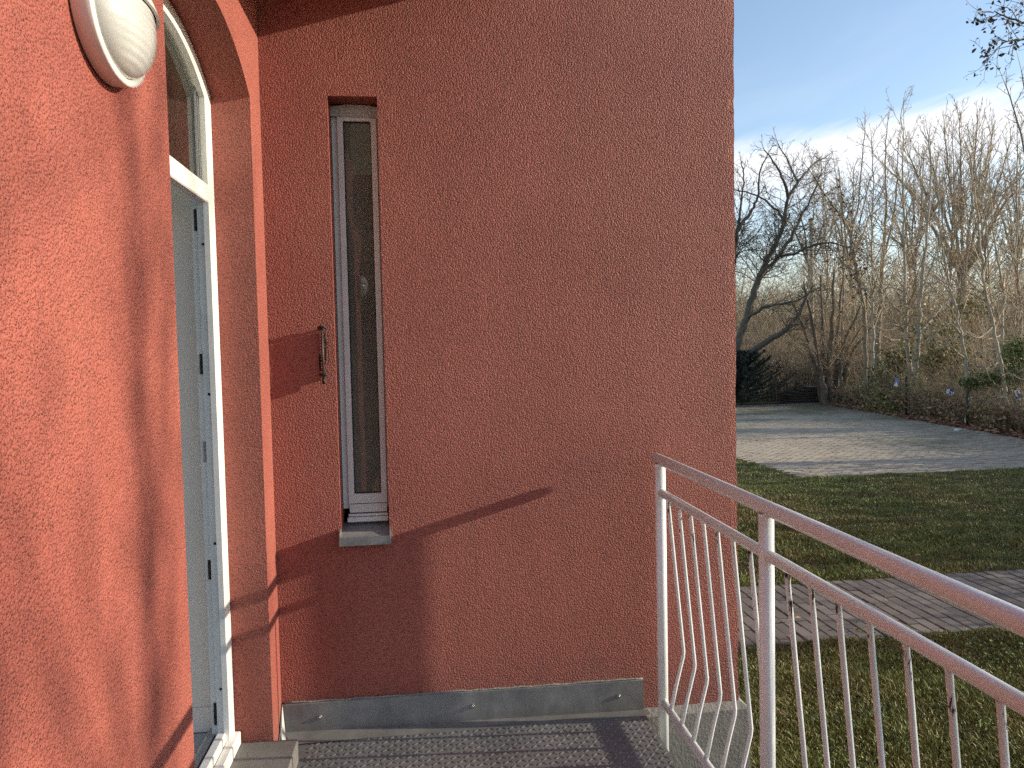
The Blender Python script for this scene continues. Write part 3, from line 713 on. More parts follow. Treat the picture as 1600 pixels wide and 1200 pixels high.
# ------------------------------------------------------------------ lawn blades
def grass_patch(name, n, regions, hmin, hmax, seed):
    r = np.random.default_rng(seed)
    areas = np.array([(x1-x0)*(y1-y0)*wt for x0, x1, y0, y1, wt in regions]); cnt = (n*areas/areas.sum()).astype(int)
    P = np.concatenate([np.stack([r.uniform(x0, x1, c), r.uniform(y0, y1, c)], 1) for (x0, x1, y0, y1, wt), c in zip(regions, cnt)])
    keep = ~((P[:, 0] > LX0+.02-.04*(P[:, 1]-LY0)) & (P[:, 1] > LY0+.01)); P = P[keep]
    ang0 = np.sin(P[:, 0]*2.1+np.sin(P[:, 1]*1.7)*2)+np.cos(P[:, 1]*2.7+P[:, 0]*.8)      # tufts: height varies in patches
    tuft = .75+.28*ang0/2+.35*(np.sin(P[:, 0]*7.3+P[:, 1]*3.1)*np.sin(P[:, 1]*6.1-P[:, 0]*2.2))
    N = len(P); hgt = r.uniform(hmin, hmax, N)*np.clip(tuft, .35, 1.5); wd_ = r.uniform(.0017, .0034, N)*(1+P[:, 1]/12)
    a = r.uniform(0, 2*np.pi, N); lean = r.uniform(.15, 1.1, N)*hgt; la = r.uniform(0, 2*np.pi, N)
    dx, dy = np.cos(a)*wd_, np.sin(a)*wd_; lx_, ly_ = np.cos(la)*lean, np.sin(la)*lean
    z0 = np.full(N, ZG-.012)
    v = np.empty((N, 5, 3), np.float32)
    v[:, 0] = np.stack([P[:, 0]-dx, P[:, 1]-dy, z0], 1); v[:, 1] = np.stack([P[:, 0]+dx, P[:, 1]+dy, z0], 1)
    v[:, 2] = np.stack([P[:, 0]+dx*.75+lx_*.35, P[:, 1]+dy*.75+ly_*.35, z0+hgt*.62], 1); v[:, 3] = np.stack([P[:, 0]-dx*.75+lx_*.35, P[:, 1]-dy*.75+ly_*.35, z0+hgt*.62], 1)
    v[:, 4] = np.stack([P[:, 0]+lx_, P[:, 1]+ly_, z0+hgt], 1)
    b3 = np.arange(N)[:, None]*5
    f = np.concatenate([b3+np.array([[0, 1, 2]]), b3+np.array([[0, 2, 3]]), b3+np.array([[3, 2, 4]])])
    return tag(np_mesh(name, v.reshape(-1, 3), f, M_GRASS), kind='stuff')
grass_patch('grass', 210000, [(1.4, 6.5, 2.2, 4.99, 1)], .022, .058, 1)
grass_patch('grass', 240000, [(1.45, 7.2, 6.23, 8.5, 1.3), (7.2, 12.6, 6.23, 11.24, .45), (2.5, 8.2, 8.5, 11.26, .8), (3.5, 6.3, 11.2, 16, .35)], .025, .062, 2)

# dry maple leaves scattered on the lawn and heaped under the hedge
def leaf_cards(name, pts, size, M_, seed, parent=None, flat=False):
    r = np.random.default_rng(seed); P = np.asarray(pts, float); N = len(P)
    s = r.uniform(.6, 1.3, N)*size
    if flat: n_ = np.stack([r.normal(0, .35, N), r.normal(0, .35, N), np.ones(N)], 1)
    else: n_ = r.normal(0, 1, (N, 3))
    n_ /= np.linalg.norm(n_, axis=1)[:, None]
    t_ = np.cross(n_, r.normal(0, 1, (N, 3))); t_ /= np.linalg.norm(t_, axis=1)[:, None]; b_ = np.cross(n_, t_)
    v = np.empty((N, 6, 3)); k_ = r.uniform(.1, .45, N)[:, None]
    for q, (u, w_, h_) in enumerate(((-1, 0, 0), (-.25, -.7, 1), (.55, -.5, .6), (1.1, 0, 0), (.55, .5, .6), (-.25, .7, 1))):
        v[:, q] = P+s[:, None]*(t_*u+b_*w_*.8+n_*h_*k_)
    b3 = np.arange(N)[:, None]*6
    f = np.concatenate([b3+np.array([[0, 1, 2]]), b3+np.array([[0, 2, 3]]), b3+np.array([[0, 3, 4]]), b3+np.array([[0, 4, 5]])])
    return np_mesh(name, v.reshape(-1, 3), f, M_, parent)
r5 = np.random.default_rng(5)
hy = r5.uniform(9, 25.2, 5200); hx = hedge_x(hy)+np.abs(r5.normal(0, .45, 5200))-.12
tag(leaf_cards('fallen_leaves', np.stack([hx, hy, ZG+.02+np.clip(hx-hedge_x(hy), 0, .6)*r5.uniform(0, .45, 5200)], 1), .085, M_LEAF_RED, 3, None, True), kind='stuff')
sx_ = np.concatenate([r5.uniform(1.6, 11, 160), r5.uniform(6.5, 13, 60)]); sy_ = np.concatenate([r5.uniform(3.2, 11, 160), r5.uniform(11.5, 24, 60)])
tag(leaf_cards('scattered_leaves', np.stack([sx_, sy_, np.full(220, ZG+.035)], 1), .022, M_LEAF_RED, 4, None, True), kind='stuff')
# low clover tufts in the lawn
cl_ = []
for _ in range(70):
    cx, cy, cr = rnd.uniform(1.6, 8), rnd.choice([rnd.uniform(3, 4.9), rnd.uniform(6.4, 10.5)]), rnd.uniform(.06, .22)
    for _ in range(int(cr*420)): cl_.append((cx+rnd.gauss(0, cr*.5), cy+rnd.gauss(0, cr*.5), ZG+rnd.uniform(.02, .07)))
tag(leaf_cards('clover', cl_, .013, M_LEAF_GREEN, 6), kind='stuff')

# ------------------------------------------------------------------ bare trees
def seg_mesh(name, segs, sides, M_, parent):
    if not segs: return None
    S = np.array([(*a, *b3, ra, rb) for a, b3, ra, rb in segs]); p0, p1, ra, rb = S[:, :3], S[:, 3:6], S[:, 6], S[:, 7]
    d = p1-p0; d /= np.linalg.norm(d, axis=1)[:, None]+1e-9
    h_ = np.where(np.abs(d[:, 2:3]) < .9, [[0, 0, 1.]], [[1., 0, 0]]); u = np.cross(d, h_); u /= np.linalg.norm(u, axis=1)[:, None]; w_ = np.cross(d, u)
    N = len(S); v = np.empty((N, 2*sides, 3))
    for k in range(sides):
        a = 2*math.pi*k/sides; o_ = u*math.cos(a)+w_*math.sin(a)
        v[:, k] = p0+o_*ra[:, None]; v[:, sides+k] = p1+o_*rb[:, None]
    b3 = np.arange(N)[:, None]*2*sides
    f = np.concatenate([b3+np.array([[k, (k+1) % sides, sides+(k+1) % sides, sides+k]]) for k in range(sides)])
    return np_mesh(name, v.reshape(-1, 3), f, M_, parent, True)
class Grow:
    def __init__(s, seed): s.r = random.Random(seed); s.segs = []; s.tips = []
    def rv(s): return Vector((s.r.gauss(0, 1), s.r.gauss(0, 1), s.r.gauss(0, 1)))
    def side(s, d, ang):
        a = d.orthogonal().normalized(); b3 = d.cross(a); t = s.r.uniform(0, 2*math.pi)
        return (d*math.cos(ang)+(a*math.cos(t)+b3*math.sin(t))*math.sin(ang)).normalized()
    def branch(s, p, d, L, r, lvl, P):
        n = max(3, min(9, int(L/P.get('step', .22)))); st = L/n; pts = [p]; rend = max(P.get('rmin', .0028), r*.35)
        for i in range(n):
            d = (d+s.rv()*P['wig']+Vector((0, 0, P['up']*(1 if lvl < 3 else .6)))).normalized(); q = p+d*st
            ra, rb = r+(rend-r)*i/n, r+(rend-r)*(i+1)/n
            s.segs.append((p, q, ra, rb)); p = q; pts.append(q)
        s.tips.append(p)
        if lvl < P['lv']: s.kids(pts, L, r, rend, lvl, P)
    def kids(s, pts, L, r, rend, lvl, P, f0=.2, cnt=None, lr=None):
        dens = P['dens'][min(lvl, len(P['dens'])-1)]; c = cnt or max(1, int(L*dens*s.r.uniform(.8, 1.2)))
        for k in range(c):
            f = f0+(1-f0)*(k+s.r.random())/c; x = f*(len(pts)-1); i = min(int(x), len(pts)-2); q = pts[i].lerp(pts[i+1], x-i)
            d = (pts[i+1]-pts[i]).normalized(); rl = (lr or P['lr'])*L*(1.08-f*.75)*s.r.uniform(.6, 1.15)
            rl = min(rl, P.get('lmax', 9)); rr = max(P.get('rmin', .0028)*1.2, min((r+(rend-r)*f)*.62, .010*rl+.003))
            s.branch(q, s.side(d, math.radians(P['ang']+s.r.gauss(0, 10))), max(rl, .12), rr, lvl+1, P)
def smooth_poly(pts, sub=5):
    out = []; n = len(pts)
    for i in range(n-1):
        p0, p1, p2, p3 = pts[max(i-1, 0)], pts[i], pts[i+1], pts[min(i+2, n-1)]
        for k in range(sub):
            t = k/sub; out.append(.5*((2*p1)+(-p0+p2)*t+(2*p0-5*p1+4*p2-p3)*t*t+(-p0+3*p1-3*p2+p3)*t**3))
    return out+[pts[-1]]
def tree(name, label, group, limbs, P, seed, M_T, M_C=None, leaves=None, cat='tree', loc=None):
    """limbs: list of (points, base radius, tip radius, kids-per-metre or None); the first one starts at the foot"""
    G = Grow(seed); root = empty(name, loc or limbs[0][0][0]); tag(root, label, cat, group)
    tk = MB()
    for (pts, r0, r1, f0) in limbs:
        sp = smooth_poly([Vector(p) for p in pts]); n = len(sp)
        sp = [q+(G.rv()*min(.02, r0*.25) if 0 < i < n-1 else Vector()) for i, q in enumerate(sp)]
        tk.tube(sp, [r0+(r1-r0)*(i/(n-1))**.8 for i in range(n)], 9 if r0 > .05 else 6)
        L = sum((b3-a).length for a, b3 in zip(sp, sp[1:]))
        if f0 is not None: G.kids(sp, L, r0, r1, 0, P, f0)
        G.branch(sp[-1], (sp[-1]-sp[-2]).normalized(), P.get('tip', .5), r1, 2, P)
    if P.get('arcs'):
        R = G.r; ln = smooth_poly([Vector(p) for p in limbs[0][0]])
        for _ in range(P['arcs']):
            o_ = ln[R.randrange(len(ln)//6, max(len(ln)//6+2, len(ln)*3//4))]; a = R.choice((0, math.pi))+R.gauss(.2, .5); L = R.uniform(.7, 2.1); sag = R.uniform(.02, .26)*L; lift = R.uniform(.1, .75)*L
            pp = [o_+Vector((math.cos(a)*L*t, math.sin(a)*L*t*.7, -sag*math.sin(math.pi*min(1, t*1.2))+lift*t**2.2)) for t in [k/7 for k in range(8)]]
            pp = [q+(G.rv()*.02 if 0 < i else Vector()) for i, q in enumerate(pp)]
            tk.tube(pp, [.015-.0014*i for i in range(8)], 5); G.kids(pp, L, .011, .005, 1, P, .3)
    tk.build('trunk', M_T, root)
    seg_mesh('crown', G.segs, 3, M_C or M_TWIG, root)
    if leaves:
        M_L, frac, size, zmin, zmax, xlim = leaves; rr = random.Random(seed+1); pts = []
        for (a, b3, ra, rb) in G.segs:
            if ra < .02 and zmin < b3.z < zmax and (xlim is None or xlim[0] < b3.x < xlim[1]) and rr.random() < frac: pts.append(tuple(b3+Vector((rr.gauss(0, .03), rr.gauss(0, .03), -rr.random()*.08))))
        if pts: tag(leaf_cards('leaves', pts, size, M_L, seed, root), kind='stuff')
    return root
def pl_(Y, *pp): return [pix(x, y, Y+dy) for x, y, dy in [(q+(0,))[:3] for q in pp]]
def gnd(v): q = Vector(v); q.z = ZG-.03; return q

P_FRUIT = dict(lv=3, dens=[6.5, 8.0, 7.0], lr=.46, ang=48, wig=.16, up=.05, lmax=2.1, step=.2, rmin=.0052)
Y_ = 26.0
def limb(Y, r0, r1, f0, *pp): return (pl_(Y, *pp), r0, r1, f0)
tree('fruit_tree', 'old dark fruit tree leaning out from behind the house corner above the spruce', None, [
    limb(Y_, .19, .075, .55, (1128, 640), (1146, 565), (1165, 505), (1176, 462), (1193, 420), (1207, 390), (1226, 350)),
    limb(Y_, .075, .018, .05, (1226, 350), (1232, 309), (1254, 275, .5), (1271, 257, .8), (1291, 245, 1)),
    limb(Y_, .085, .018, .15, (1186, 432), (1221, 396, -.4), (1243, 355, -.8), (1271, 301, -1), (1283, 268, -1.2)),
    limb(Y_, .07, .015, .1, (1232, 309), (1224, 281, -.3), (1208, 253, -.6), (1193, 232, -.8)),
    limb(Y_, .05, .012, .1, (1246, 283), (1228, 247, .6), (1213, 218, .8)),
    limb(Y_, .07, .02, .1, (1224, 348), (1219, 335, .4), (1189, 309, 1), (1150, 297, 1.5)),
    limb(Y_, .07, .02, .1, (1168, 495), (1200, 478, -.8), (1241, 471, -1.6), (1275, 452, -2)),
    limb(Y_, .15, .05, .5, (1140, 590), (1174, 549, -.8), (1215, 524, -1.4), (1238, 505, -1.7), (1262, 462, -2)),
    limb(Y_, .06, .02, .1, (1215, 400, -.2), (1240, 397, -.8), (1265, 385, -1.2), (1300, 380, -1.4), (1345, 392, -1.6)),
    ], P_FRUIT, 21, M_BARK_DARK, M_BARK_DARK)
tree('fruit_tree', 'dark twiggy fruit tree half hidden by the house corner, left of the leaning one', None, [
    limb(28, .16, .08, .5, (1120, 640), (1138, 470), (1146, 400), (1152, 359)),
    limb(28, .08, .02, .05, (1152, 359), (1172, 333), (1184, 309), (1188, 270), (1200, 240)),
    limb(28, .06, .02, .05, (1152, 359), (1158, 320, .5), (1162, 280, 1), (1158, 255, 1)),
    ], P_FRUIT, 22, M_BARK_DARK, M_BARK_DARK)
P_COP = dict(lv=3, dens=[5.0, 6.5, 5.0], lr=.40, ang=38, wig=.13, up=.08, lmax=1.7, step=.2, rmin=.0045)
Yc = 24.9
tree('coppiced_tree', 'many stemmed tan coppiced tree fanning up beside the heap of boards', None,
    [(pl_(Yc, (1302+dx0, 634, dy), (1300+dx0*1.25, 600, dy), (1300+dx0*1.6, 575, dy), (x1, y1, dy*2), (x2, y2, dy*3)), r0, .030, .35) for dx0, dy, x1, y1, x2, y2, r0 in (
        (-16, .1, 1258, 520, 1238, 470, 0.145), (-12, -.3, 1270, 505, 1256, 440, 0.145), (-8, .3, 1284, 500, 1283, 430, 0.160), (-3, -.2, 1300, 500, 1303, 420, 0.160), (4, .2, 1310, 510, 1318, 430, 0.145),
        (8, -.2, 1318, 540, 1345, 478, 0.160), (12, .2, 1322, 550, 1355, 500, 0.160), (15, -.1, 1335, 545, 1372, 500, 0.131))], P_COP, 23, M_BARK_BROWN, M_TWIG)

P_SAP = dict(lv=3, arcs=7, dens=[4.6, 5.2, 4.5], lr=.32, ang=42, wig=.09, up=.07, lmax=2.4, step=.24, rmin=.0048)
GR = 'slender bare saplings along the hedge'
tree('sapling', 'slender forked sapling with drooping brown leaves, nearest to the coppiced tree', GR, [
    limb(23, .075, .045, .35, (1351, 640), (1352, 540), (1345, 450), (1336, 415), (1329, 362)),
    limb(23, .04, .012, .1, (1329, 362), (1312, 335, -.3), (1296, 316, -.5), (1278, 285, -.7), (1262, 262, -.9)), limb(23, .04, .010, .1, (1329, 362), (1341, 325, .3), (1343, 290, .5), (1349, 235, .5), (1352, 190, .5)),
    limb(23, .035, .010, .1, (1334, 385), (1318, 340, .4), (1314, 300, .5), (1310, 262, .5))],
    P_SAP, 31, M_BARK_TAN, M_TWIG, (M_LEAF_BROWN, .26, .05, 2.4, 7.0, (10, 15.0)))
tree('sapling', 'straight thin sapling right of the one with brown leaves', GR, [limb(22.6, .065, .012, .3, (1361, 640), (1364, 560), (1363, 470), (1362, 380), (1364, 300), (1362, 215))], P_SAP, 32, M_BARK_PALE)
tree('sapling', 'thick dark stemmed young tree behind the pale thin saplings', GR, [
    limb(23.4, .115, .05, .3, (1366, 638), (1372, 530), (1377, 455), (1381, 380)), limb(23.4, .05, .012, .1, (1381, 380), (1385, 320), (1383, 250), (1387, 190)), limb(23.4, .045, .012, .1, (1381, 400), (1396, 340, .4), (1402, 280, .5), (1404, 215, .5))], P_SAP, 33, M_BARK_TAN)
tree('sapling', 'tall pale sapling with a needle straight leader, highest of the slender ones', GR, [
    limb(21, .085, .010, .3, (1423, 640), (1420, 555), (1415, 487), (1412, 380), (1411, 280), (1409, 170)),
    limb(21, .03, .010, .2, (1411, 490), (1390, 470, -.3), (1368, 425, -.5), (1350, 385, -.6)), limb(21, .028, .008, .2, (1419, 528), (1396, 532, -.3), (1378, 523, -.4), (1364, 512, -.5)), limb(21, .024, .008, .2, (1413, 510), (1400, 508, -.3), (1388, 506, -.3))],
    P_SAP, 34, M_BARK_PALE)
tree('sapling', 'white barked young tree standing just behind the tallest pale sapling', GR, [
    limb(20.8, .105, .05, .3, (1426, 652), (1430, 580), (1435, 530), (1437, 480), (1444, 405)), limb(20.8, .05, .012, .1, (1444, 405), (1450, 340), (1455, 270), (1449, 205)),
    limb(20.8, .035, .010, .2, (1437, 520), (1455, 500, .3), (1480, 470, .5), (1502, 440, .6)), limb(20.8, .035, .010, .2, (1440, 450), (1455, 420, -.3), (1470, 370, -.5), (1476, 310, -.6))], P_SAP, 35, M_BARK_BIRCH, None, (M_LEAF_OLIVE, .22, .05, -.5, 2.6, None))
tree('sapling', 'thin crooked sapling leaning left beside the right green fence post', GR, [
    limb(16.95, .055, .012, .35, (1513, 668), (1512, 593), (1501, 521), (1485, 447), (1474, 400), (1468, 330), (1462, 262)),
    limb(16.95, .024, .008, .2, (1508, 560), (1490, 545, -.2), (1478, 530, -.3)), limb(16.95, .024, .008, .2, (1500, 520), (1485, 505, -.2), (1470, 515, -.3))], P_SAP, 36, M_BARK_PALE)
tree('sapling', 'pale twin stemmed sapling leaning left near the right edge of the photo', GR, [
    limb(16.7, .055, .020, .35, (1560, 664), (1560, 590), (1556, 540)), limb(16.5, .055, .018, .4, (1573, 668), (1571, 620), (1563, 567), (1552, 513), (1539, 447), (1531, 380), (1524, 310), (1515, 240)), limb(16.6, .035, .010, .2, (1556, 540), (1549, 470, .2), (1543, 390, .3), (1540, 300, .3)),
    limb(16.5, .022, .008, .2, (1551, 510), (1530, 528, -.2), (1512, 520, -.3), (1498, 508, -.4))], P_SAP, 37, M_BARK_PALE)
tree('sapling', 'pale sapling with a high open fork, rightmost in the hedge', GR, [
    limb(17.2, .055, .035, .5, (1572, 668), (1563, 600), (1565, 540), (1568, 452)), limb(17.2, .03, .010, .1, (1568, 452), (1556, 390, -.2), (1549, 320, -.3), (1545, 250, -.3)), limb(17.2, .03, .010, .1, (1568, 452), (1582, 410, .2), (1590, 360, .3), (1592, 280, .3)), limb(17.2, .026, .010, .1, (1568, 512), (1582, 490, -.3), (1598, 465, -.5))], P_SAP, 38, M_BARK_PALE)
tree('sapling', 'bare sapling at the right edge whose top twigs cross the white cloud', GR, [
    limb(15.6, .07, .03, .4, (1640, 676), (1632, 560), (1624, 430), (1612, 320)), limb(15.6, .03, .010, .1, (1612, 320), (1600, 230), (1582, 165), (1570, 130)), limb(15.6, .03, .010, .1, (1612, 320), (1606, 250, .3), (1603, 170, .4), (1596, 110, .4))], P_SAP, 39, M_BARK_TAN)
P_SLIM = dict(lv=3, arcs=3, dens=[5.5, 6.0, 4.5], lr=.34, ang=46, wig=.08, up=.08, lmax=2.0, step=.26, rmin=.0052)
P_BROOM = dict(lv=3, dens=[3.2, 4.2, 3.4], lr=.42, ang=24, wig=.07, up=.10, lmax=3.4, step=.35, rmin=.008)
Yb = 36
tree('broom_crowned_tree', 'tall far tree with a broad fan of fine upright twigs against the cloud', None, [limb(Yb, .36, .24, None, (1498, 640), (1500, 520), (1503, 440), (1506, 400))]+[
    (pl_(Yb, (1504, 470-abs(dx)*.35, 0), (1505+dx*.25, 390, dz), (1505+dx*.62, 310, dz*2), (1505+dx, top, dz*3)), .13, .018, .42) for dx, dz, top in ((-120, .3, 262), (-88, -.5, 235), (-58, .6, 212), (-30, -.3, 196), (-5, .5, 186), (22, -.5, 186), (48, .4, 198), (74, -.3, 222), (98, .4, 258), (112, -.4, 300))], P_BROOM, 41, M_BARK_TAN, M_TWIG)
for sd, px0, Yt, top, lab in ((51, 1268, 34, 300, 'faint thin tree far behind the coppiced tree'), (52, 1330, 38, 262, 'faint bushy tree far behind the forked sapling'), (53, 1590, 33, 250, 'broad bare tree far behind the right edge of the hedge'), (54, 1425, 40, 262, 'far bare tree between the tall sapling and the fan crowned tree')):
    tree('background_tree', lab, 'far bare trees', [limb(Yt, .17, .07, .4, (px0, 640), (px0+4, 500), (px0-3, 420))]+[limb(Yt, .07, .015, .15, (px0-3, 420), (px0+dx*.5, (420+top)/2, dx*.01), (px0+dx, top+abs(dx)*.5)) for dx in (-52, -24, 4, 30, 55)], dict(P_BROOM, ang=34, lmax=2.4), sd, M_BARK_TAN)
for sd, px0, Yt, top, r0, lab in ((171, 1318, 26, 300, .06, 'thin grey tree between the coppiced tree and the saplings'), (173, 1432, 27, 235, .07, 'slim tree behind the white barked one'),
        (175, 1487, 28, 205, .08, 'twiggy tree standing left of the fan crown'), (176, 1538, 27, 215, .07, 'slim tree right of the fan crown'), (177, 1590, 24, 195, .06, 'thin tree behind the high forked sapling'), (179, 1292, 31, 262, .06, 'thin tree far behind the pale pole')):
    jx = (sd*37 % 11)-5
    tree('slim_tree', lab, 'slim trees behind the hedge', [limb(Yt, r0, .010, .22, (px0, 640), (px0+jx, 520), (px0-jx*.5, 420), (px0+jx*1.5, 320+(top-205)*.3), (px0+jx*.6, top))]+[limb(Yt, r0*.5, .008, .12, (px0-jx*.3, 430-k*40), (px0+dx*.55, 370-k*35, .2*k-.2), (px0+dx, 300-k*25, .3*k-.3)) for k, dx in enumerate((-20, 22, -15))], P_SLIM, sd, M_BARK_TAN, M_TWIG)
# near tree on the right whose twigs with dry clusters hang into the top corner
P_TOP = dict(lv=3, dens=[4.2, 6.5, 4.5], lr=.34, ang=52, wig=.2, up=.0, lmax=.8, step=.10, rmin=.0028)
tree('clustered_tree', 'near tree whose dark twigs with dry seed clusters hang into the top right corner', None, [
    limb(12, .20, .10, None, (1850, 700), (1830, 400), (1790, 180), (1760, 60)),
    limb(12, .05, .006, .45, (1780, 130), (1690, 80), (1640, 58), (1600, 37), (1570, 24), (1548, 18)),
    limb(12, .035, .005, .5, (1790, 180), (1690, 90, .2), (1640, 68, .2), (1600, 62, .1), (1570, 66), (1545, 92)),
    limb(12, .03, .005, .5, (1760, 60), (1690, 0, .3), (1630, -8, .2), (1585, -6, .1))], P_TOP, 61, M_BARK_DARK, M_BARK_DARK, (M_LEAF_BROWN, .30, .040, 5.0, 9, (8.8, 12)))

# trees of the same hedge line standing to the right of the photograph, towards the sun
for k, (tx_, ty_, hh, lean) in enumerate(((12.6, 10.2, 8.5, .4), (13.3, 7.6, 9.2, -.3), (12.4, 6.0, 8.0, .3), (12.9, 3.9, 8.8, .5), (13.0, .3, 8.8, .35), (16.2, -1.6, 9.3, -.2), (12.7, -5.4, 8.7, .3))):
    b3 = V(tx_, ty_, ZG-.03); t_ = b3+V(lean, lean*.6, hh*.92)
    tree('hedge_tree', 'bare tree in the hedge line to the right of the lawn', 'bare trees along the hedge right of the lawn',
         [([b3, b3.lerp(t_, .3)+V(.08, -.05, 0), b3.lerp(t_, .62)+V(-.1, .06, 0), t_], .085, .014, .3), ([b3.lerp(t_, .35), b3.lerp(t_, .6)+V(.35, .5, 0), b3.lerp(t_, .85)+V(.6, .9, 0)], .04, .012, .15), ([b3.lerp(t_, .42), b3.lerp(t_, .65)+V(-.3, -.5, 0), b3.lerp(t_, .9)+V(-.5, -.95, 0)], .04, .012, .15)], P_SAP, 80+k, M_BARK_TAN)

# thicket, hedge and undergrowth: nobody could count these stems
def thicket(name, n, xr, yr, hr_, seed, M_, lean=.45, r=(.004, .011), wave=3, base=None):
    R = random.Random(seed); segs = []
    for _ in range(n):
        y = R.uniform(*yr); x = (base(y) if base else 0)+R.uniform(*xr); p = Vector((x, y, ZG-.05+R.random()*.25)); H = R.uniform(*hr_)*(.7+.3*math.sin(x*1.3+y*.7)); rr = R.uniform(*r)
        d = Vector((R.gauss(0, lean), R.gauss(0, lean), 1)).normalized(); kk = 4
        for i in range(kk):
            d = (d+Vector((R.gauss(0, .25), R.gauss(0, .25), R.gauss(0, .12)))).normalized(); q = p+d*H/kk
            segs.append((p, q, rr*(1-.2*i), rr*(.8-.2*i)))
            if R.random() < .8:
                d2 = (d+Vector((R.gauss(0, .8), R.gauss(0, .8), R.gauss(0, .5)))).normalized(); L = R.uniform(.2, .55)*H*.5; segs.append((q, q+d2*L, rr*.6, rr*.3))
                q2 = q+d2*L*.5; d3 = (d2+Vector((R.gauss(0, .8), R.gauss(0, .8), R.gauss(0, .5)))).normalized(); segs.append((q2, q2+d3*L*.6, rr*.45, rr*.25))
            p = q
    o = seg_mesh(name, segs, 3, M_, None); tag(o, kind='stuff'); return segs
hs1 = thicket('hedge', 5200, (.12, 1.15), (9.5, 25), (.75, 1.45), 71, M_TWIG2, .35, (.003, .007), base=hedge_x)
R7 = random.Random(72); pts = [tuple(b3) for a, b3, ra, rb in hs1 if R7.random() < .16]
tag(leaf_cards('hedge_leaves', pts, .040, M_LEAF_OLIVE, 73), kind='stuff')
pts = [tuple(b3) for a, b3, ra, rb in hs1 if b3.z < -.05 and R7.random() < .18]
tag(leaf_cards('withered_hedge_leaves', pts, .050, M_LEAF_RED, 74), kind='stuff')
thicket('thicket', 4600, (1.2, 9.5), (15, 34), (1.6, 4.3), 75, M_TWIG2, .5, (.005, .012), base=hedge_x)
thicket('thicket', 4800, (6, 20), (26.8, 40), (2.0, 5.6), 76, M_TWIG2, .5, (.006, .014))
thicket('far_thicket', 11000, (12, 58), (40, 66), (5.5, 11.0), 77, M_TWIG2, .5, (.012, .028))
thicket('hedge', 2600, (-.3, 1.4), (-8, 11.9), (1.6, 3.2), 78, M_TWIG2, .35, (.006, .014), base=hedge_x)
pts = [(hedge_x(y)+.4+R7.gauss(0, .45), y, R7.uniform(-.7, 1.5)) for y in np.random.default_rng(8).uniform(-6, 11.9, 5600)]
tag(leaf_cards('hedge_leaves', pts, .075, M_LEAF_OLIVE, 79), kind='stuff')
# evergreen and yellowing foliage at places in the undergrowth
def bush(name, label, cat, M_, spots, n, size, seed, group=None):
    R = random.Random(seed); c0 = spots[0][0]; root = empty(name, (c0.x, c0.y, ZG)); tag(root, label, cat, group); pts = []; segs = []
    for c, s in spots:
        for k in range(max(4, int(n*s))):
            q = c+Vector((R.gauss(0, s*.55), R.gauss(0, s*.4), R.gauss(0, s*.38))); pts.append(tuple(q))
            if k % 6 == 0: segs.append((Vector((c.x+R.gauss(0, .05), c.y, max(ZG, c.z-s*1.2))), q, .006, .003))
        segs.append((Vector((c.x, c.y, ZG)), c, .012, .006))
    seg_mesh('stems', segs, 4, M_TWIG2, root); tag(leaf_cards('foliage', pts, size, M_, seed, root), kind='stuff')
bush('evergreen_shrub', 'green ivy leaved shrub at the right edge behind the parking sign', 'shrub', M_LEAF_GREEN, [(pix(1592, 562, 16.9), .55), (pix(1575, 590, 16.7), .4), (pix(1604, 540, 17.3), .5), (pix(1588, 545, 17.0), .3)], 620, .050, 91)
bush('evergreen_shrub', 'dark green trailing shrub on the fence between the two right saplings', 'shrub', M_LEAF_GREEN, [(pix(1538, 592, 16.8), .24), (pix(1512, 596, 16.9), .22), (pix(1556, 588, 16.6), .24), (pix(1525, 600, 16.8), .18)], 620, .042, 92)
bush('yellowing_shrub', 'yellow green leafy shrub beside the tall pale sapling', 'shrub', M_LEAF_OLIVE, [(pix(1395, 575, 21.6), .6), (pix(1376, 600, 21.8), .4), (pix(1408, 555, 21.5), .5)], 620, .065, 93)
bush('yellowing_shrub', 'thin ochre leaved bush right of the white barked tree', 'shrub', M_LEAF_OLIVE, [(pix(1468, 520, 20), .75), (pix(1490, 555, 19.6), .6), (pix(1456, 560, 20), .5), (pix(1518, 480, 19.8), .6)], 420, .060, 94)
bush('hedge_shrub', 'dense green hedge shrub left of the first blue sign', 'shrub', M_LEAF_OLIVE, [(pix(1384, 622, 20.9), .45), (pix(1398, 636, 20.4), .35), (pix(1368, 628, 21.4), .4)], 900, .045, 95)

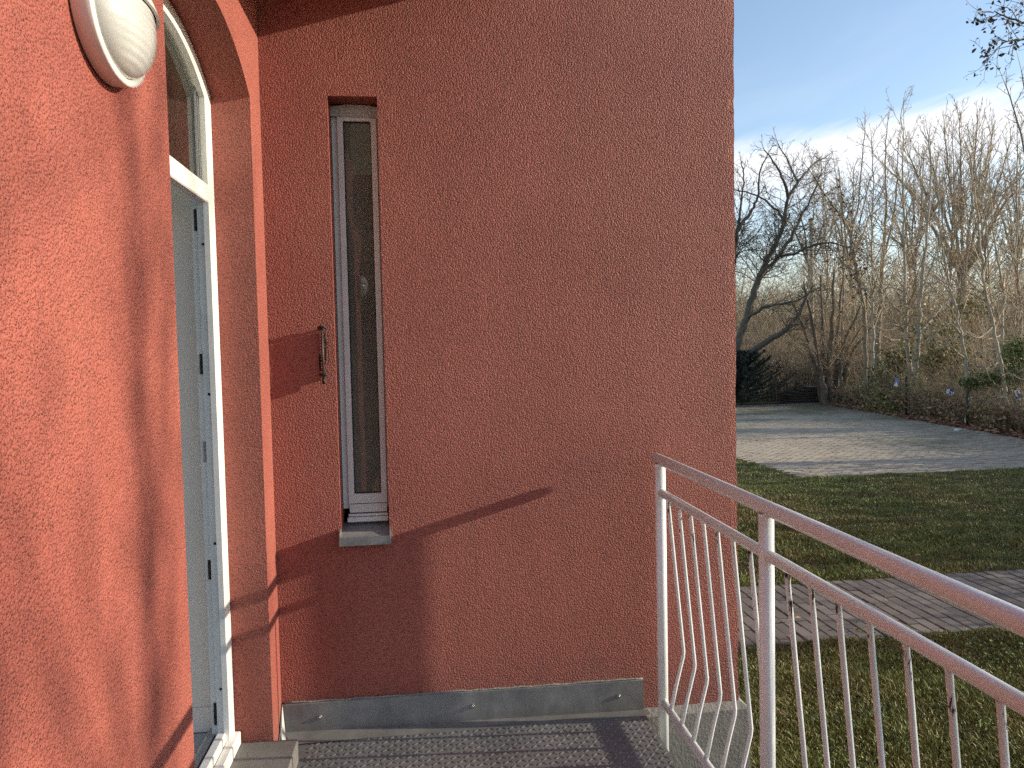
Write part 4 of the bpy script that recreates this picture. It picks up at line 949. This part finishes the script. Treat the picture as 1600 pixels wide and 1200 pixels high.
# spruce at the far left of the car park
sp_root = empty('spruce', (11.2, 25.2, ZG)); tag(sp_root, 'dark low spruce with drooping boughs at the far left of the car park', 'spruce tree')
tk = MB(); tk.tube([(11.2, 25.2, ZG-.03), (11.2, 25.2, .7), (11.25, 25.2, 1.15)], [.09, .04, .01], 8); tk.build('trunk', M_BARK_DARK, sp_root)
RS = random.Random(17); nv = []; nf = []; bs_ = []; nb = 0
for k in range(120):
    f = k/119; z = ZG+.12+f*1.62; a = k*2.4+RS.uniform(-.4, .4); L = (2.05*(1-f)**.6+.12)*RS.uniform(.75, 1.15); p = Vector((11.2, 25.2, z)); d = Vector((math.cos(a), math.sin(a), .30+.5*f)).normalized()
    n = 9
    for i in range(n):
        d = (d+Vector((RS.gauss(0, .06), RS.gauss(0, .06), -.09+.035*i))).normalized(); q = p+d*L/n; bs_.append((p, q, .012*(1-i/n)+.003, .011*(1-i/n)+.002))
        for _ in range(20):
            b3 = p.lerp(q, RS.random()); dd = (d*.7+Vector((RS.gauss(0, .75), RS.gauss(0, .75), RS.gauss(-.25, .4)))).normalized(); ln = RS.uniform(.07, .19); s_ = dd.cross(Vector((RS.gauss(0, 1), RS.gauss(0, 1), RS.gauss(0, 1)))).normalized()*.013
            nv += [b3-s_, b3+s_, b3+dd*ln]; nf.append((nb, nb+1, nb+2)); nb += 3
        p = q
seg_mesh('boughs', bs_, 4, M_BARK_DARK, sp_root); tag(np_mesh('needles', [tuple(q) for q in nv], nf, M_NEEDLE, sp_root), kind='stuff')

# ------------------------------------------------------------------ things at the far end of the car park
pc = pix(1262, 602, 27.2); pf_ = empty('picket_fence', (pc.x, pc.y, ZG)); tag(pf_, 'weathered grey brown picket fence between the spruce and the coppiced tree', 'fence')
for k in range(26):
    x = pc.x-1.55+k*.125; h_ = rnd.uniform(1.12, 1.24); p_ = MB(); p_.prism([(x-.042, ZG), (x+.042, ZG), (x+.042, ZG+h_), (x, ZG+h_+.05), (x-.042, ZG+h_)], 1, 27.18, 27.205); p_.build('picket', M_BOARD, pf_)
for z in (ZG+.3, ZG+.92): MB().box(pc.x-1.62, pc.x+1.68, 27.206, 27.25, z, z+.08).build('rail', M_BOARD, pf_)
for x in (pc.x-1.5, pc.x+1.5): MB().box(x-.05, x+.05, 27.251, 27.35, ZG-.05, ZG+1.2).build('post', M_BOARD, pf_)
hp = pix(1264, 626, 25.75); ht = empty('board_heap', (hp.x, hp.y, ZG)); tag(ht, 'dark low heap of stacked boards with a ridged top beside the coppiced tree', 'wood pile')
for k in range(7):
    wd2 = .98-.012*k if k < 4 else .98-.27*(k-3); z = ZG+.01+k*.088
    MB().box(hp.x-wd2/1.0+.02*rnd.uniform(-1, 1), hp.x+wd2/1.0, hp.y-.42+.02*rnd.random()-.01*k, hp.y+.42, z, z+.072, .006).build('board', M_BOARD_DARK, ht)
ptop = pix(1268, 343, 33); po = empty('wooden_pole', (ptop.x, 33, ZG)); tag(po, 'pale weathered pole with a small cap standing behind the coppiced tree', 'pole')
MB().tube([(ptop.x, 33, ZG-.1), (ptop.x, 33, ptop.z-.02)], [.105, .095], 12).build('shaft', M_BARK_BIRCH, po); MB().tube([(ptop.x, 33, ptop.z-.02), (ptop.x, 33, ptop.z+.05)], [.13, .11], 12).build('cap', M_BARK_DARK, po)
# green wire fence in the hedge: posts, wires
wf = empty('wire_fence', (hedge_x(18)+.18, 18, ZG)); tag(wf, 'thin dark green wire fence with slim posts running inside the hedge', 'fence')
for yy in (24.2, 22.0, 19.75, 16.9, 14.4, 11.9):
    x = hedge_x(yy)+.10; p_ = MB(); p_.tube([(x, yy, ZG-.1), (x, yy, ZG+1.16)], .027, 8); p_.tube([(x, yy, ZG+1.16), (x, yy, ZG+1.18)], .031, 8); p_.build('post', M_FENCE, wf)
for k in range(8):
    z = ZG+.08+k*.145; MB().tube([(hedge_x(yy)+.13, yy, z+.004*math.sin(yy*3)) for yy in np.linspace(11.9, 24.2, 14)], .0035, 4).build('wire', M_FENCE, wf)
# blue parking plates hung on the fence, tilted
def letter_P(mb, w_, h_, y, x0=0, z0=0):
    t = w_*.26; mb.box(x0, x0+t, y-.002, y, z0, z0+h_)
    out = []; inn = []
    cx, cz, ro = x0+w_*.5, z0+h_*.70, h_*.30
    out = [(x0+t, z0+h_)]+[(cx+ro*.85*math.cos(a), cz+ro*math.sin(a)) for a in [math.pi/2-math.pi*i/8 for i in range(9)]]+[(x0+t, z0+h_*.4)]
    inn = [(x0+t, z0+h_-t*.8)]+[(cx+(ro-t*.8)*.75*math.cos(a), cz+(ro-t*.8)*math.sin(a)) for a in [math.pi/2-math.pi*i/8 for i in range(9)]]+[(x0+t, z0+h_*.4+t*.8)]
    for a, b3, c, d3 in zip(out, out[1:], inn[1:], inn): mb.add([(q[0], y-.002, q[1]) for q in (a, b3, c, d3)], [(0, 1, 2, 3)])
def sign(px0, py0, Y, w_, h_, tilt, kind, label):
    c = pix(px0, py0, Y); s = empty('parking_sign', c); tag(s, label, 'parking sign', 'small blue parking plates on the hedge fence')
    def part(mb, name, m_): o = mb.build(name, m_, s); o.location = (0, 0, 0); return o
    part(MB().box(-w_/2, w_/2, .0, .006, -h_/2, h_/2, .002), 'plate', M_BLUE if kind != 'x' else M_PALEBLUE)
    if kind == 'P':
        q = MB(); letter_P(q, .10, .15, -.001, -.05, .03); part(q, 'letter', M_SIGNWHITE)
        q = MB(); q.box(-.085, .085, -.003, -.001, -.12, -.02); part(q, 'white_panel', M_SIGNWHITE); q = MB(); q.box(-.07, .05, -.005, -.0035, -.10, -.08); q.box(-.07, .02, -.005, -.0035, -.065, -.045); part(q, 'print', M_BLUE)
    elif kind == 'wheel':
        q = MB()
        q.tube([(.03+.05*math.cos(a), -.002, -.03+.05*math.sin(a)) for a in [math.radians(t) for t in range(140, 420, 20)]], .009, 5); q.tube([(-.02, -.002, .07), (-.015, -.002, .0), (.04, -.002, -.0), (.06, -.002, -.07)], .012, 5); part(q, 'wheelchair_mark', M_SIGNWHITE)
        q = MB(); q.box(-w_/2+.01, -w_/2+.05, -.003, -.001, -.06, .06); part(q, 'white_panel', M_SIGNWHITE)
    else:
        q = MB(); q.prism([(-.05, -.12), (.06, -.12), (.0, .02)], 1, -.003, -.001); part(q, 'white_panel', M_SIGNWHITE)
    s.rotation_euler = (0, tilt, -math.radians(38)); return s
sign(1593, 621, 15.3, .17, .26, -.30, 'wheelP' and 'P', 'tilted blue parking plate with a white letter P at the right edge')
sign(1484, 612, 17.4, .165, .145, .10, 'wheel', 'small blue plate with a white wheelchair mark hung midway along the hedge')
sign(1401, 597, 19.6, .11, .22, .22, 'x', 'pale blue narrow plate farthest left along the hedge')
# crumpled white litter on the paving edge
lc = pix(1496, 672, 16.3); lb = bmesh.new(); bmesh.ops.create_icosphere(lb, subdivisions=2, radius=.07)
for v in lb.verts: v.co = Vector((v.co.x*1.5, v.co.y, v.co.z*.55))*(1+rnd.uniform(-.22, .22))
lm2 = MB(); lm2.bm(lb); lo = lm2.build('litter', M_SIGNWHITE); lo.location = (lc.x, lc.y, ZG+.03); tag(lo, 'crumpled white scrap of litter lying on the paving edge below the hedge', 'litter')
